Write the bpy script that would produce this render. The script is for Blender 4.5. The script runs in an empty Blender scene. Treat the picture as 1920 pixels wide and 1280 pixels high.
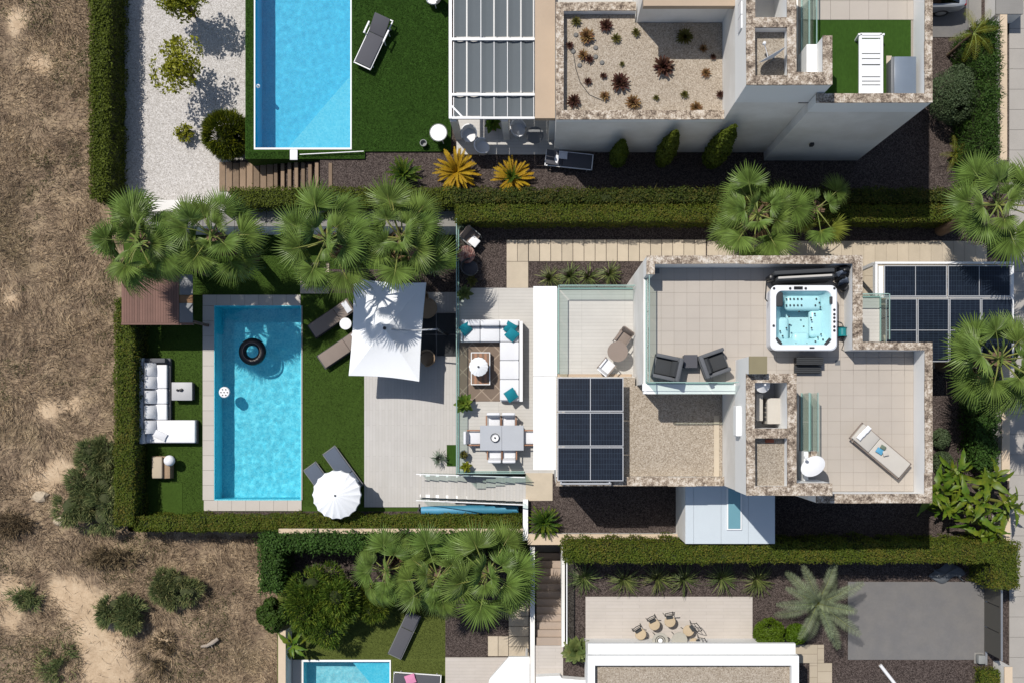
import bpy, bmesh, math, random
import numpy as np
from mathutils import Vector, Matrix, noise as mnoise
rnd = random.Random(7)
rng = np.random.default_rng(7)
SC = bpy.context.scene
COL = SC.collection
R_ = math.radians

# ------------------------------------------------------------------ camera, sky, sun, exposure
H, F, CX, CY = 40.0, 1934.0, 1010.0, 768.0        # camera height, focal length and nadir in photo pixels
TX, TY = 0.365, 0.415                             # ground shadow per metre of height (east, south)
cam_d = bpy.data.cameras.new("camera")
cam = bpy.data.objects.new("camera", cam_d)
COL.objects.link(cam)
cam.location = (0, 0, H)
cam_d.sensor_width = 36.0
cam_d.lens = 36.0 * F / 1920.0
cam_d.shift_x = -(CX - 960) / 1920.0
cam_d.shift_y = (CY - 640) / 1920.0
cam_d.clip_end = 1000
SC.camera = cam
world = bpy.data.worlds.new("World")
SC.world = world
world.use_nodes = True
wn = world.node_tree
bg = wn.nodes["Background"]
sky = wn.nodes.new("ShaderNodeTexSky")
sky.sky_type = 'NISHITA'
sky.sun_disc = False
sky.sun_elevation = math.atan(1 / math.hypot(TX, TY))
sky.sun_rotation = math.atan2(-TX, TY)
wn.links.new(sky.outputs[0], bg.inputs[0])
bg.inputs[1].default_value = 0.095
sun_d = bpy.data.lights.new("sun", 'SUN')
sun_d.energy = 3.8
sun_d.angle = R_(0.5)
sun_d.cycles.is_caustics_light = True
sun_d.color = (1.0, 0.955, 0.89)
sun = bpy.data.objects.new("sun", sun_d)
COL.objects.link(sun)
sun.location = (-20, 25, 60)
sun.rotation_euler = Vector((TX, -TY, -1)).to_track_quat('-Z', 'Y').to_euler()
SC.view_settings.view_transform = 'Standard'
SC.view_settings.look = 'None'
SC.view_settings.exposure = 0.3
SC.view_settings.gamma = 1.0
SC.view_settings.use_curve_mapping = False
SC.cycles.transparent_max_bounces = 24
SC.cycles.max_bounces = 8

# ------------------------------------------------------------------ helpers
def W(px, py, z=0.0):
    s = (H - z) / F
    return Vector(((px - CX) * s, (CY - py) * s, z))
def mpp(z=0.0):
    return (H - z) / F
def RC(x0, y0, x1, y1, z=0.0):
    a = W(x0, y1, z); b = W(x1, y0, z)
    return a.x, a.y, b.x, b.y
def lin(c):
    c /= 255.0
    return c / 12.92 if c <= .04045 else ((c + .055) / 1.055) ** 2.4
def C(r, g, b, k=0.66):
    return (lin(r) * k, lin(g) * k, lin(b) * k, 1.0)

def new_empty(name, loc=(0, 0, 0), rz=0.0):
    o = bpy.data.objects.new(name, None)
    o.empty_display_size = .2
    COL.objects.link(o)
    o.location = loc
    o.rotation_euler = (0, 0, rz)
    return o
def tag(o, label=None, cat=None, group=None, kind=None):
    if label: o['label'] = label
    if cat: o['category'] = cat
    if group: o['group'] = group
    if kind: o['kind'] = kind
    return o
def thing(name, label, cat, loc=(0, 0, 0), rz=0.0, group=None):
    return tag(new_empty(name, loc, rz), label, cat, group)
def wloc(o):
    v = Vector((0, 0, 0))
    while o is not None:
        v += o.location
        o = o.parent
    return v
def link_mesh(name, me, parent=None):
    o = bpy.data.objects.new(name, me)
    COL.objects.link(o)
    if parent is not None: o.parent = parent
    return o
def cp_tree(o, parent=None):
    c = o.copy()
    COL.objects.link(c)
    c.parent = parent
    for ch in list(o.children):
        cp_tree(ch, c)
    return c
def dup(root, loc, rz, label):
    c = cp_tree(root)
    c.location = loc
    c.rotation_euler = (0, 0, rz)
    c['label'] = label
    return c

class MB:
    def __init__(s, off=(0, 0, 0)):
        s.v = []; s.f = []; s.off = Vector(off)
    def add(s, vs, fs):
        o = len(s.v)
        s.v += [Vector(v) + s.off for v in vs]
        s.f += [tuple(i + o for i in f) for f in fs]
        return s
    def box(s, x0, y0, z0, x1, y1, z1):
        return s.add([(x0, y0, z0), (x1, y0, z0), (x1, y1, z0), (x0, y1, z0), (x0, y0, z1), (x1, y0, z1), (x1, y1, z1), (x0, y1, z1)],
                     [(3, 2, 1, 0), (4, 5, 6, 7), (0, 1, 5, 4), (1, 2, 6, 5), (2, 3, 7, 6), (3, 0, 4, 7)])
    def pbox(s, x0, y0, x1, y1, z0, z1, zr=None):
        a = RC(x0, y0, x1, y1, z1 if zr is None else zr)
        return s.box(a[0], a[1], z0, a[2], a[3], z1)
    def prism(s, poly, z0, z1):
        ar = sum(poly[i][0] * poly[(i + 1) % len(poly)][1] - poly[(i + 1) % len(poly)][0] * poly[i][1] for i in range(len(poly)))
        if ar < 0: poly = poly[::-1]
        n = len(poly)
        vs = [(p[0], p[1], z0) for p in poly] + [(p[0], p[1], z1) for p in poly]
        fs = [tuple(range(n - 1, -1, -1)), tuple(range(n, 2 * n))]
        fs += [(i, (i + 1) % n, n + (i + 1) % n, n + i) for i in range(n)]
        return s.add(vs, fs)
    def pprism(s, poly, z0, z1):
        return s.prism([tuple(W(p[0], p[1], z1).xy) for p in poly], z0, z1)
    def rbox(s, c, size, r=.03, seg=2, rot=None, puff=0.0):
        bm = bmesh.new()
        bmesh.ops.create_cube(bm, size=1.0)
        for v in bm.verts:
            v.co = Vector((v.co.x * size[0], v.co.y * size[1], v.co.z * size[2]))
        if puff:
            bmesh.ops.subdivide_edges(bm, edges=bm.edges[:], cuts=3, use_grid_fill=True)
            hx, hy, hz = size[0] / 2, size[1] / 2, size[2] / 2
            for v in bm.verts:
                u, w = v.co.x / hx, v.co.y / hy
                m = max(0, (1 - u * u)) * max(0, (1 - w * w))
                v.co.z *= (1 - puff) + 2 * puff * m ** .5
                e = max(abs(u), abs(w))
                v.co.x *= 1 - .06 * (1 - abs(w)) * (abs(u) > .9)
        else:
            r = min(r, min(size) * .49)
            bmesh.ops.bevel(bm, geom=bm.edges[:], offset=r, segments=seg, profile=.5, affect='EDGES')
        mt = Matrix.Translation(Vector(c))
        if rot is not None: mt = mt @ rot
        bm.verts.ensure_lookup_table()
        s.add([mt @ v.co for v in bm.verts], [tuple(v.index for v in f.verts) for f in bm.faces])
        bm.free()
        return s
    def bar(s, a, b, w, h=None):
        a = Vector(a); b = Vector(b); h = h or w
        d = (b - a).normalized()
        up = Vector((0, 0, 1)) if abs(d.z) < .95 else Vector((1, 0, 0))
        u = d.cross(up).normalized() * w / 2
        v = u.cross(d).normalized() * h / 2
        vs = [a - u - v, a + u - v, a + u + v, a - u + v, b - u - v, b + u - v, b + u + v, b - u + v]
        return s.add(vs, [(3, 2, 1, 0), (4, 5, 6, 7), (0, 1, 5, 4), (1, 2, 6, 5), (2, 3, 7, 6), (3, 0, 4, 7)])
    def tube(s, pts, rads, n=8, cap=True):
        pts = [Vector(p) for p in pts]
        if not hasattr(rads, '__len__'): rads = [rads] * len(pts)
        vs = []; fs = []
        for i, p in enumerate(pts):
            d = (pts[min(i + 1, len(pts) - 1)] - pts[max(i - 1, 0)]).normalized()
            up = Vector((0, 0, 1)) if abs(d.z) < .9 else Vector((1, 0, 0))
            u = d.cross(up).normalized(); w = d.cross(u)
            for k in range(n):
                a = 2 * math.pi * k / n
                vs.append(p + (u * math.cos(a) + w * math.sin(a)) * rads[i])
        for i in range(len(pts) - 1):
            for k in range(n):
                k2 = (k + 1) % n
                fs.append((i * n + k, i * n + k2, (i + 1) * n + k2, (i + 1) * n + k))
        if cap:
            fs.append(tuple(range(n)))
            fs.append(tuple((len(pts) - 1) * n + k for k in range(n - 1, -1, -1)))
        return s.add(vs, fs)
    def lathe(s, prof, c=(0, 0, 0), n=24):
        c = Vector(c); vs = []; fs = []
        for (r, z) in prof:
            for k in range(n):
                a = 2 * math.pi * k / n
                vs.append(c + Vector((r * math.cos(a), r * math.sin(a), z)))
        for i in range(len(prof) - 1):
            for k in range(n):
                k2 = (k + 1) % n
                fs.append((i * n + k, i * n + k2, (i + 1) * n + k2, (i + 1) * n + k))
        if prof[0][0] > 1e-4: fs.append(tuple(range(n - 1, -1, -1)))
        if prof[-1][0] > 1e-4: fs.append(tuple((len(prof) - 1) * n + k for k in range(n)))
        return s.add(vs, fs)
    def xf(s, m):
        s.v = [m @ v for v in s.v]
        return s
    def build(s, name, mat, parent=None, smooth=False, local=False):
        me = bpy.data.meshes.new(name)
        o0 = Vector((0, 0, 0)) if (local or parent is None) else wloc(parent)
        me.from_pydata([tuple(v - o0) for v in s.v], [], s.f)
        if smooth:
            me.polygons.foreach_set('use_smooth', [True] * len(me.polygons))
            me.set_sharp_from_angle(angle=R_(38))
        me.materials.append(mat)
        return link_mesh(name, me, parent)

def raw_mesh(name, V, Fq, mat, parent=None, smooth=False):
    """numpy verts (n,3) and faces (m,k) to an object, in the parent's space"""
    me = bpy.data.meshes.new(name)
    n, (m, k) = len(V), Fq.shape
    me.vertices.add(n); me.loops.add(m * k); me.polygons.add(m)
    me.vertices.foreach_set('co', V.astype(np.float32).ravel())
    me.loops.foreach_set('vertex_index', Fq.astype(np.int32).ravel())
    me.polygons.foreach_set('loop_start', np.arange(0, m * k, k, dtype=np.int32))
    me.polygons.foreach_set('loop_total', np.full(m, k, dtype=np.int32))
    if smooth: me.polygons.foreach_set('use_smooth', np.ones(m, dtype=bool))
    me.update(calc_edges=True)
    me.validate()
    me.materials.append(mat)
    return link_mesh(name, me, parent)

# ------------------------------------------------------------------ materials
class NT:
    def __init__(s, name):
        s.m = bpy.data.materials.new(name)
        s.m.use_nodes = True
        s.t = s.m.node_tree
        s.b = s.t.nodes['Principled BSDF']
        s.out = s.t.nodes['Material Output']
        s.pos = None
    def n(s, typ, **kw):
        nd = s.t.nodes.new('ShaderNode' + typ)
        for k, v in kw.items():
            setattr(nd, k, v)
        return nd
    def l(s, a, b): s.t.links.new(a, b)
    def P(s):
        if s.pos is None: s.pos = s.n('NewGeometry').outputs['Position']
        return s.pos
    def noise(s, scale, detail=3.0, rough=.55, vec=None, stretch=None):
        nd = s.n('TexNoise')
        nd.inputs['Scale'].default_value = scale
        nd.inputs['Detail'].default_value = detail
        nd.inputs['Roughness'].default_value = rough
        v = vec or s.P()
        if stretch:
            mp = s.n('Mapping'); mp.inputs['Scale'].default_value = stretch
            s.l(v, mp.inputs[0]); v = mp.outputs[0]
        s.l(v, nd.inputs['Vector'])
        return nd.outputs['Fac']
    def ramp(s, fac, stops):
        nd = s.n('ValToRGB')
        cr = nd.color_ramp
        while len(cr.elements) < len(stops): cr.elements.new(.5)
        for e, (p, c) in zip(cr.elements, stops):
            e.position = p; e.color = c if hasattr(c, '__len__') else (c, c, c, 1)
        s.l(fac, nd.inputs[0])
        return nd.outputs[0]
    def math(s, op, a, b=None, c=None):
        nd = s.n('Math', operation=op)
        for i, x in enumerate((a, b, c)):
            if x is None: continue
            if isinstance(x, (int, float)): nd.inputs[i].default_value = x
            else: s.l(x, nd.inputs[i])
        return nd.outputs[0]
    def mix(s, fac, a, b, mode='MIX'):
        nd = s.n('Mix', data_type='RGBA', blend_type=mode)
        for i, x in ((0, fac), (6, a), (7, b)):
            if isinstance(x, (int, float)): nd.inputs[i].default_value = x
            elif hasattr(x, '__len__'): nd.inputs[i].default_value = x
            else: s.l(x, nd.inputs[i])
        return nd.outputs[2]
    def hsv(s, col, val, hue=None):
        nd = s.n('HueSaturation')
        if hasattr(col, '__len__'): nd.inputs['Color'].default_value = col
        else: s.l(col, nd.inputs['Color'])
        s.l(val, nd.inputs['Value'])
        if hue is not None: s.l(hue, nd.inputs['Hue'])
        return nd.outputs[0]
    def bump(s, h, strength=.3, dist=.02):
        nd = s.n('Bump')
        nd.inputs['Strength'].default_value = strength
        nd.inputs['Distance'].default_value = dist
        s.l(h, nd.inputs['Height'])
        s.l(nd.outputs[0], s.b.inputs['Normal'])
    def set(s, col=None, rough=None, metal=None, spec=None):
        if col is not None:
            if hasattr(col, '__len__'): s.b.inputs['Base Color'].default_value = col
            else: s.l(col, s.b.inputs['Base Color'])
        if rough is not None: s.b.inputs['Roughness'].default_value = rough
        if metal is not None: s.b.inputs['Metallic'].default_value = metal
        if spec is not None: s.b.inputs['Specular IOR Level'].default_value = spec
        return s.m

def plain(name, col, rough=.7, var=.1, vs=2.5, fine=.05, fs=45., bump=.0, bs=60., metal=0., spec=.4, island=0., obj=0., col2=None, stretch=None):
    t = NT(name)
    base = col
    if col2 is not None:
        base = t.mix(t.ramp(t.noise(vs * .7, 4, .6), [(.38, 0.), (.62, 1.)]), col, col2)
    v = t.math('MULTIPLY_ADD', t.noise(vs, 3), 2 * var, 1 - var)
    if fine: v = t.math('ADD', v, t.math('MULTIPLY_ADD', t.noise(fs, 2, stretch=stretch), 2 * fine, -fine))
    if island: v = t.math('ADD', v, t.math('MULTIPLY_ADD', t.n('NewGeometry').outputs['Random Per Island'], 2 * island, -island))
    if obj: v = t.math('ADD', v, t.math('MULTIPLY_ADD', t.n('ObjectInfo').outputs['Random'], 2 * obj, -obj))
    if bump: t.bump(t.noise(bs, 3), bump, .02)
    return t.set(t.hsv(base, v), rough, metal, spec)

def gravel(name, cols, scale, rough=.9, bump=.6, dist=.03, patch=.15):
    t = NT(name)
    vo = t.n('TexVoronoi'); vo.inputs['Scale'].default_value = scale
    t.l(t.P(), vo.inputs['Vector'])
    sep = t.n('SeparateColor'); t.l(vo.outputs['Color'], sep.inputs[0])
    c = t.ramp(sep.outputs[0], [(i / (len(cols) - 1), k) for i, k in enumerate(cols)])
    v = t.math('MULTIPLY_ADD', t.noise(1.3, 5, .65), 2 * patch, 1 - patch)
    v = t.math('ADD', v, t.math('MULTIPLY_ADD', t.noise(9, 3, .6), .3, -.15))
    t.bump(vo.outputs['Distance'], bump, dist)
    return t.set(t.hsv(c, v), rough, 0, .2)

def planks(name, c1, c2, cm, length, width, vertical=False, mortar=.008, rough=.55, var=.05, off=.5, bump=.15, stain=.12):
    t = NT(name)
    mp = t.n('Mapping'); t.l(t.P(), mp.inputs[0])
    if vertical: mp.inputs['Rotation'].default_value = (0, 0, R_(90))
    br = t.n('TexBrick')
    br.offset = off
    t.l(mp.outputs[0], br.inputs['Vector'])
    br.inputs['Color1'].default_value = c1
    br.inputs['Color2'].default_value = c2
    br.inputs['Mortar'].default_value = cm
    br.inputs['Scale'].default_value = 1.0
    br.inputs['Mortar Size'].default_value = mortar
    br.inputs['Mortar Smooth'].default_value = .1
    br.inputs['Brick Width'].default_value = length
    br.inputs['Row Height'].default_value = width
    v = t.math('MULTIPLY_ADD', t.noise(1.1, 5, .65), 2 * stain, 1 - stain)
    st = (3, 40, 1) if not vertical else (40, 3, 1)
    v = t.math('ADD', v, t.math('MULTIPLY_ADD', t.noise(1.0, 4, .6, stretch=st), 2 * var, -var))
    inv = t.math('SUBTRACT', 1.0, br.outputs['Fac'])
    t.bump(inv, bump, .01)
    return t.set(t.hsv(br.outputs['Color'], v), rough, 0, .35)

def foliage(name, col, var=.35, trans=.35, hue=.03, rough=.6, patch=.25, ps=1.2, yellow=None):
    t = NT(name)
    isl = t.n('NewGeometry').outputs['Random Per Island']
    v = t.math('MULTIPLY_ADD', isl, 2 * var, 1 - var)
    v = t.math('ADD', v, t.math('MULTIPLY_ADD', t.noise(ps, 4, .6), 2 * patch, -patch))
    hu = t.math('MULTIPLY_ADD', t.n('ObjectInfo').outputs['Random'], 2 * hue, .5 - hue)
    base = col
    if yellow is not None:
        base = t.mix(t.ramp(t.math('MULTIPLY_ADD', t.noise(ps * 1.7, 3, .6), .7, t.math('MULTIPLY', isl, .35)), [(.5, 0.), (.75, 1.)]), col, yellow)
    c = t.hsv(base, v, hu)
    t.set(c, rough, 0, .25)
    tr = t.n('BsdfTranslucent'); t.l(c, tr.inputs[0])
    mx = t.n('MixShader'); mx.inputs[0].default_value = trans
    t.l(t.b.outputs[0], mx.inputs[1]); t.l(tr.outputs[0], mx.inputs[2])
    t.l(mx.outputs[0], t.out.inputs[0])
    return t.m

def glass_mat(name, tint, ior=1.45):
    t = NT(name)
    tr = t.n('BsdfTransparent'); tr.inputs[0].default_value = tint
    gl = t.n('BsdfGlossy'); gl.inputs['Roughness'].default_value = .02
    lw = t.n('LayerWeight'); lw.inputs[0].default_value = .5
    f = t.math('MULTIPLY_ADD', t.math('POWER', lw.outputs['Facing'], 5.0), .6, .03)
    mx = t.n('MixShader')
    t.l(f, mx.inputs[0]); t.l(tr.outputs[0], mx.inputs[1]); t.l(gl.outputs[0], mx.inputs[2])
    t.l(mx.outputs[0], t.out.inputs[0])
    return t.m

def water_mat(name, tint):
    t = NT(name)
    g = t.n('BsdfGlass'); g.inputs['Roughness'].default_value = 0.0; g.inputs['IOR'].default_value = 1.33
    g.inputs[0].default_value = tint
    t.l(g.outputs[0], t.out.inputs[0])
    return t.m

def mosaic(name, c1, c2, scale=18.):
    """small glass mosaic of a pool basin, flecked"""
    t = NT(name)
    vo = t.n('TexVoronoi', distance='CHEBYCHEV'); vo.inputs['Scale'].default_value = scale
    vo.inputs['Randomness'].default_value = .35
    t.l(t.P(), vo.inputs['Vector'])
    sep = t.n('SeparateColor'); t.l(vo.outputs['Color'], sep.inputs[0])
    f = t.math('ADD', t.math('MULTIPLY', sep.outputs[0], .6), t.math('MULTIPLY_ADD', t.noise(3.0, 4, .6), .9, -.25))
    return t.set(t.mix(f, c1, c2), .5, 0, .3)

def coping_mat(name):
    t = NT(name)
    n1 = t.noise(6.5, 6, .72)
    n2 = t.noise(2.2, 4, .6)
    n3 = t.noise(26., 3, .6)
    f = t.math('ADD', t.math('MULTIPLY', n1, .62), t.math('ADD', t.math('MULTIPLY', n2, .3), t.math('MULTIPLY', n3, .22)))
    c = t.ramp(f, [(.42, C(84, 72, 62)), (.50, C(124, 110, 97)), (.55, C(164, 147, 129)), (.60, C(196, 180, 160)), (.68, C(232, 222, 208))])
    t.bump(n1, .4, .02)
    return t.set(c, .9, 0, .2)

def panel_mat(name):
    t = NT(name)
    tc = t.n('TexCoord').outputs['Object']
    br = t.n('TexBrick'); br.offset = 0
    t.l(tc, br.inputs['Vector'])
    br.inputs['Color1'].default_value = (.005, .008, .015, 1)
    br.inputs['Color2'].default_value = (.007, .011, .020, 1)
    br.inputs['Mortar'].default_value = (.03, .045, .065, 1)
    br.inputs['Scale'].default_value = 1
    br.inputs['Mortar Size'].default_value = .004
    br.inputs['Brick Width'].default_value = .091
    br.inputs['Row Height'].default_value = .182
    v = t.math('MULTIPLY_ADD', t.noise(2.0, 5, .7), .7, .65)
    t.set(t.hsv(br.outputs['Color'], v), .3, 0, .32)
    return t.m

def wasteland_mat(name):
    t = NT(name)
    big = t.noise(.22, 5, .62)
    mid = t.noise(1.4, 6, .68)
    fin = t.noise(14., 4, .7)
    hair = t.noise(7., 5, .75, stretch=(1.0, 2.2, 1))
    f = t.math('ADD', t.math('MULTIPLY', mid, .65), t.math('ADD', t.math('MULTIPLY', fin, .3), t.math('MULTIPLY', hair, .25)))
    dry = t.ramp(f, [(.42, C(92, 77, 64)), (.54, C(134, 115, 96)), (.63, C(166, 145, 120)), (.76, C(196, 174, 142))])
    sand = t.ramp(f, [(.42, C(178, 152, 122)), (.6, C(212, 186, 154)), (.75, C(230, 206, 174))])
    at = t.n('Attribute'); at.attribute_name = 'sand'
    m = t.ramp(t.math('ADD', at.outputs['Fac'], t.math('MULTIPLY_ADD', t.noise(1.6, 7, .75), 1.9, -.95)), [(.28, 0.), (.72, 1.)])
    c = t.mix(m, dry, sand)
    c = t.mix(t.ramp(big, [(.56, 0.), (.72, .5)]), c, C(98, 92, 60))
    t.bump(f, .8, .05)
    return t.set(c, .95, 0, .1)

def rug_mat(name):
    t = NT(name)
    mp = t.n('Mapping'); mp.inputs['Rotation'].default_value = (0, 0, R_(45)); t.l(t.P(), mp.inputs[0])
    br = t.n('TexBrick'); br.offset = 0; t.l(mp.outputs[0], br.inputs['Vector'])
    br.inputs['Color1'].default_value = C(134, 118, 105); br.inputs['Color2'].default_value = C(144, 127, 113)
    br.inputs['Mortar'].default_value = C(172, 155, 138)
    br.inputs['Scale'].default_value = 1; br.inputs['Mortar Size'].default_value = .022
    br.inputs['Brick Width'].default_value = .52; br.inputs['Row Height'].default_value = .52
    v = t.math('MULTIPLY_ADD', t.noise(60, 2), .3, .85)
    return t.set(t.hsv(br.outputs['Color'], v), .95, 0, .1)

M = {}
M['white'] = plain('white stucco', C(238, 238, 236, .84), .75, .04, 1.2, .03, 30, .08, 90)
M['white_wall'] = plain('painted render', C(237, 234, 229, .86), .8, .05, .8, .03, 25, .08, 80, col2=C(224, 220, 213, .84), stretch=(1, 1, .2))
M['coping'] = coping_mat('weathered stone coping')
M['lava'] = gravel('lava gravel', [C(48, 41, 38), C(72, 62, 58), C(92, 81, 76), C(116, 104, 98)], 34, bump=.45, patch=.12)
M['wgravel'] = gravel('white marble gravel', [C(176, 170, 164), C(202, 197, 191), C(216, 211, 206), C(236, 232, 228)], 30, bump=.35, dist=.02, patch=.06)
M['rgravel'] = gravel('beige roof gravel', [C(146, 132, 114), C(174, 160, 142), C(186, 173, 155), C(206, 194, 178)], 34, bump=.3, dist=.02, patch=.07)
M['rgravel_dark'] = gravel('grey roof gravel', [C(140, 128, 112), C(166, 154, 138), C(178, 167, 151), C(196, 186, 171)], 34, bump=.3, dist=.02, patch=.07)
M['turf'] = plain('artificial turf', C(58, 88, 32), .95, .16, .9, .3, 24, .5, 120, spec=.1, stretch=(1, .35, 1))
M['turf_blade'] = foliage('turf blade', C(66, 98, 36), .35, .3, .0, .9, .22, .7)
M['lawn_blade'] = foliage('lawn blade', C(78, 101, 42), .35, .3, .0, .9, .3, .6)
M['olive_blade'] = foliage('olive turf blade', C(100, 112, 52), .35, .3, .0, .9, .25, .6)
M['weed'] = foliage('green weed blade', C(104, 112, 66), .4, .3, .0, .9, .25, .6)
M['lawn'] = plain('lawn turf', C(70, 94, 36), .95, .2, .8, .3, 22, .5, 110, spec=.1)
M['olive_turf'] = plain('olive turf', C(98, 108, 52), .95, .12, .8, .2, 32, .5, 110, spec=.1)
M['deck'] = planks('deck planks', C(208, 204, 199), C(203, 199, 193), C(186, 182, 176), 1.25, .125, True, .006)
M['tile_h'] = planks('porcelain planks', C(212, 208, 201), C(207, 203, 196), C(188, 184, 177), 1.55, .125, False, .006, off=0)
M['patio'] = planks('patio planks', C(212, 203, 194), C(208, 199, 189), C(192, 183, 174), 1.3, .13, False, .006)
M['stairstone'] = plain('pinkish stone', C(182, 164, 148), .8, .1, 2, .06, 30)
M['tile'] = plain('terrace tile', C(196, 186, 174), .5, .06, 1.2, .025, 40, .02, 60, obj=.022)
M['grout'] = plain('grout', C(170, 161, 150), .9)
M['slab'] = plain('beige slab', C(212, 197, 174), .85, .12, 2.5, .07, 30, .2, 50, obj=.07)
M['paving'] = planks('beige paving', C(200, 186, 164), C(194, 180, 157), C(164, 150, 130), .45, .9, True, .012, .85, .06, stain=.14)
M['concrete'] = plain('concrete', C(150, 147, 142), .85, .16, 1.2, .08, 24, .15, 40)
M['drive'] = plain('driveway concrete', C(122, 120, 119), .85, .08, 2.2, .07, 16, .15, 40, col2=C(128, 125, 122))
M['pavement'] = plain('pavement slab', C(182, 176, 168), .85, .1, 1.4, .05, 30, .1, 50, obj=.03)
M['beige_wall'] = plain('beige coping', C(226, 204, 176), .85, .1, 2, .05, 30, .1, 50)
M['pinkroof'] = plain('screed roof', C(196, 174, 150), .85, .1, 1.2, .05, 25, .1, 40)
M['coping_slab'] = plain('pool coping slab', C(206, 198, 188), .6, .06, 2, .04, 40, obj=.04)
M['pool_main'] = mosaic('aqua mosaic', C(52, 190, 214, 1.0), C(124, 226, 238, 1.0))
M['pool_upper'] = mosaic('blue mosaic', C(10, 172, 208, 1.0), C(54, 198, 226, 1.0))
M['pool_step'] = mosaic('shallow water lightened step mosaic', C(60, 192, 218, .95), C(110, 212, 230, .95))  # paler tint paints in the brighter look of shallow water over the step
M['pool_south'] = mosaic('pale aqua mosaic', C(120, 206, 220, .9), C(176, 230, 236, .9))
M['water'] = water_mat('pool water', (.90, .98, .99, 1))
M['tubwater'] = glass_mat('spa water', (.93, .985, .99, 1))
M['glass'] = glass_mat('clear glass', (.87, .935, .915, 1))
M['glass_edge'] = plain('glass edge rail', C(160, 190, 182), .25, .05)
M['skyglass'] = plain('skylight glass', C(120, 170, 182), .08, .05, spec=.8)
M['steel'] = plain('brushed steel', C(190, 192, 194), .35, .05, metal=.6)
M['white_metal'] = plain('white metal', C(236, 236, 236, .8), .45, .03)
M['grey_metal'] = plain('grey metal', C(120, 122, 124), .45, .05)
M['dark_metal'] = plain('dark metal', C(48, 48, 50), .5, .05)
M['panel'] = panel_mat('photovoltaic cells')
M['alu'] = plain('aluminium', C(205, 207, 210), .4, .04, metal=.3)
M['wood_red'] = plain('red brown timber', C(128, 96, 84), .8, .14, 3, .14, 26, .2, 40, obj=.16, stretch=(6, .6, 1))
M['sleeper'] = plain('weathered sleeper', C(150, 128, 106), .9, .2, 3, .16, 24, .3, 40, obj=.24, stretch=(5, .6, 1))
M['stone_dark'] = plain('grey stone', C(128, 126, 122), .8, .1)
M['fab_white'] = plain('white fabric', C(240, 240, 241, .8), .9, .03, 4, .03, 90, .1, 120)
M['fab_light'] = plain('pale grey fabric', C(224, 225, 228, .8), .9, .03, 4, .03, 90, .1, 120)
M['fab_grey'] = plain('slate sling fabric', C(96, 106, 122), .85, .06, 3, .06, 120, .1, 150)
M['fab_dark'] = plain('charcoal fabric', C(66, 68, 70), .9, .08, 4, .06, 90, .1, 120)
M['fab_char'] = plain('grey mesh fabric', C(92, 92, 98), .85, .06, 3, .06, 120)
M['fab_taupe'] = plain('taupe fabric', C(150, 136, 126), .9, .07, 3, .05, 90)
M['fab_cream'] = plain('cream fabric', C(212, 206, 196), .9, .05, 3, .04, 90, .1, 120)
M['fab_teal'] = plain('teal fabric', C(10, 140, 158), .85, .1, 6, .06, 80, .1, 120)
M['fab_pink'] = plain('pink towel', C(232, 150, 186), .95, .08, 12, .1, 60)
M['canvas'] = plain('parasol canvas', C(240, 242, 244, .8), .85, .03, 2, .02, 90)
M['sail'] = plain('grey awning fabric', C(104, 111, 115), .9, .08, 1.2, .08, 30, stretch=(30, .5, 1))
M['wicker'] = plain('tan wicker', C(176, 150, 122), .85, .15, 8, .2, 70, .4, 90)
M['rattan'] = plain('grey rattan', C(104, 106, 110), .7, .1, 6, .2, 80, .5, 110)
M['rattan_dk'] = plain('dark rattan', C(74, 76, 80), .7, .1, 6, .2, 80, .5, 110)
M['teak'] = plain('teak', C(176, 128, 98), .6, .1, 4, .1, 30)
M['black'] = plain('black plastic', C(22, 23, 26), .4, .06)
M['rubber'] = plain('black vinyl', C(24, 24, 28), .3, .06)
M['tub'] = plain('white acrylic', C(240, 241, 243, .8), .25, .02)
M['tub_in'] = plain('pearl acrylic shell', C(196, 236, 240, .75), .3, .06, 5)
M['cover_blue'] = plain('blue bubble cover', C(92, 168, 204), .5, .12, 4, .08, 40)
M['teal_plastic'] = plain('teal plastic', C(30, 140, 146), .4, .08)
M['trunk'] = plain('palm bark', C(120, 98, 78), .95, .2, 6, .3, 30, .8, 26, stretch=(1, 1, 4))
M['bark'] = plain('bark', C(104, 86, 66), .95, .2, 6, .25, 30, .6, 26)
M['frond'] = foliage('fan palm leaf', C(122, 147, 70, .66), .34, .3, .008, .42, .14, 1.1)
M['frond_dead'] = foliage('dead fan leaf', C(150, 124, 90), .3, .2, .008, .8, .14, 1.1)
M['frond_y'] = foliage('yellowing fan leaf', C(150, 160, 66, .6), .3, .3, .008, .42, .14, 1.1)
M['petiole'] = foliage('petiole', C(150, 160, 84), .12, .1)
M['feather'] = foliage('date palm leaflet', C(146, 158, 122, .7), .3, .3, .01)
M['cyc_green'] = foliage('cycad leaflet', C(64, 98, 22), .3, .3, .01, yellow=C(120, 132, 24))
M['cyc_yellow'] = foliage('yellow cycad leaflet', C(204, 166, 34), .28, .3, .008)
M['young'] = foliage('young palm leaflet', C(140, 140, 40), .3, .3, .01)
M['hedge_box'] = foliage('clipped hedge leaf', C(94, 112, 26), .26, .3, .006, .7, .2, .8, yellow=C(116, 108, 40))
M['hedge_dark'] = foliage('rough hedge leaf', C(70, 84, 20), .32, .28, .006, .7, .25, 1.0, yellow=C(96, 88, 36))
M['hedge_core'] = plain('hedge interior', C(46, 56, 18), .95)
M['scrub_core'] = plain('scrub interior', C(70, 76, 44), .95, .25, 3, .2, 30)
M['conifer'] = foliage('conifer spray', C(68, 98, 34), .34, .25, .012, .7, .3, 1.2)
M['conifer_y'] = foliage('golden conifer spray', C(88, 102, 20), .3, .25, .008, .7, .2, 1.2)
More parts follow.
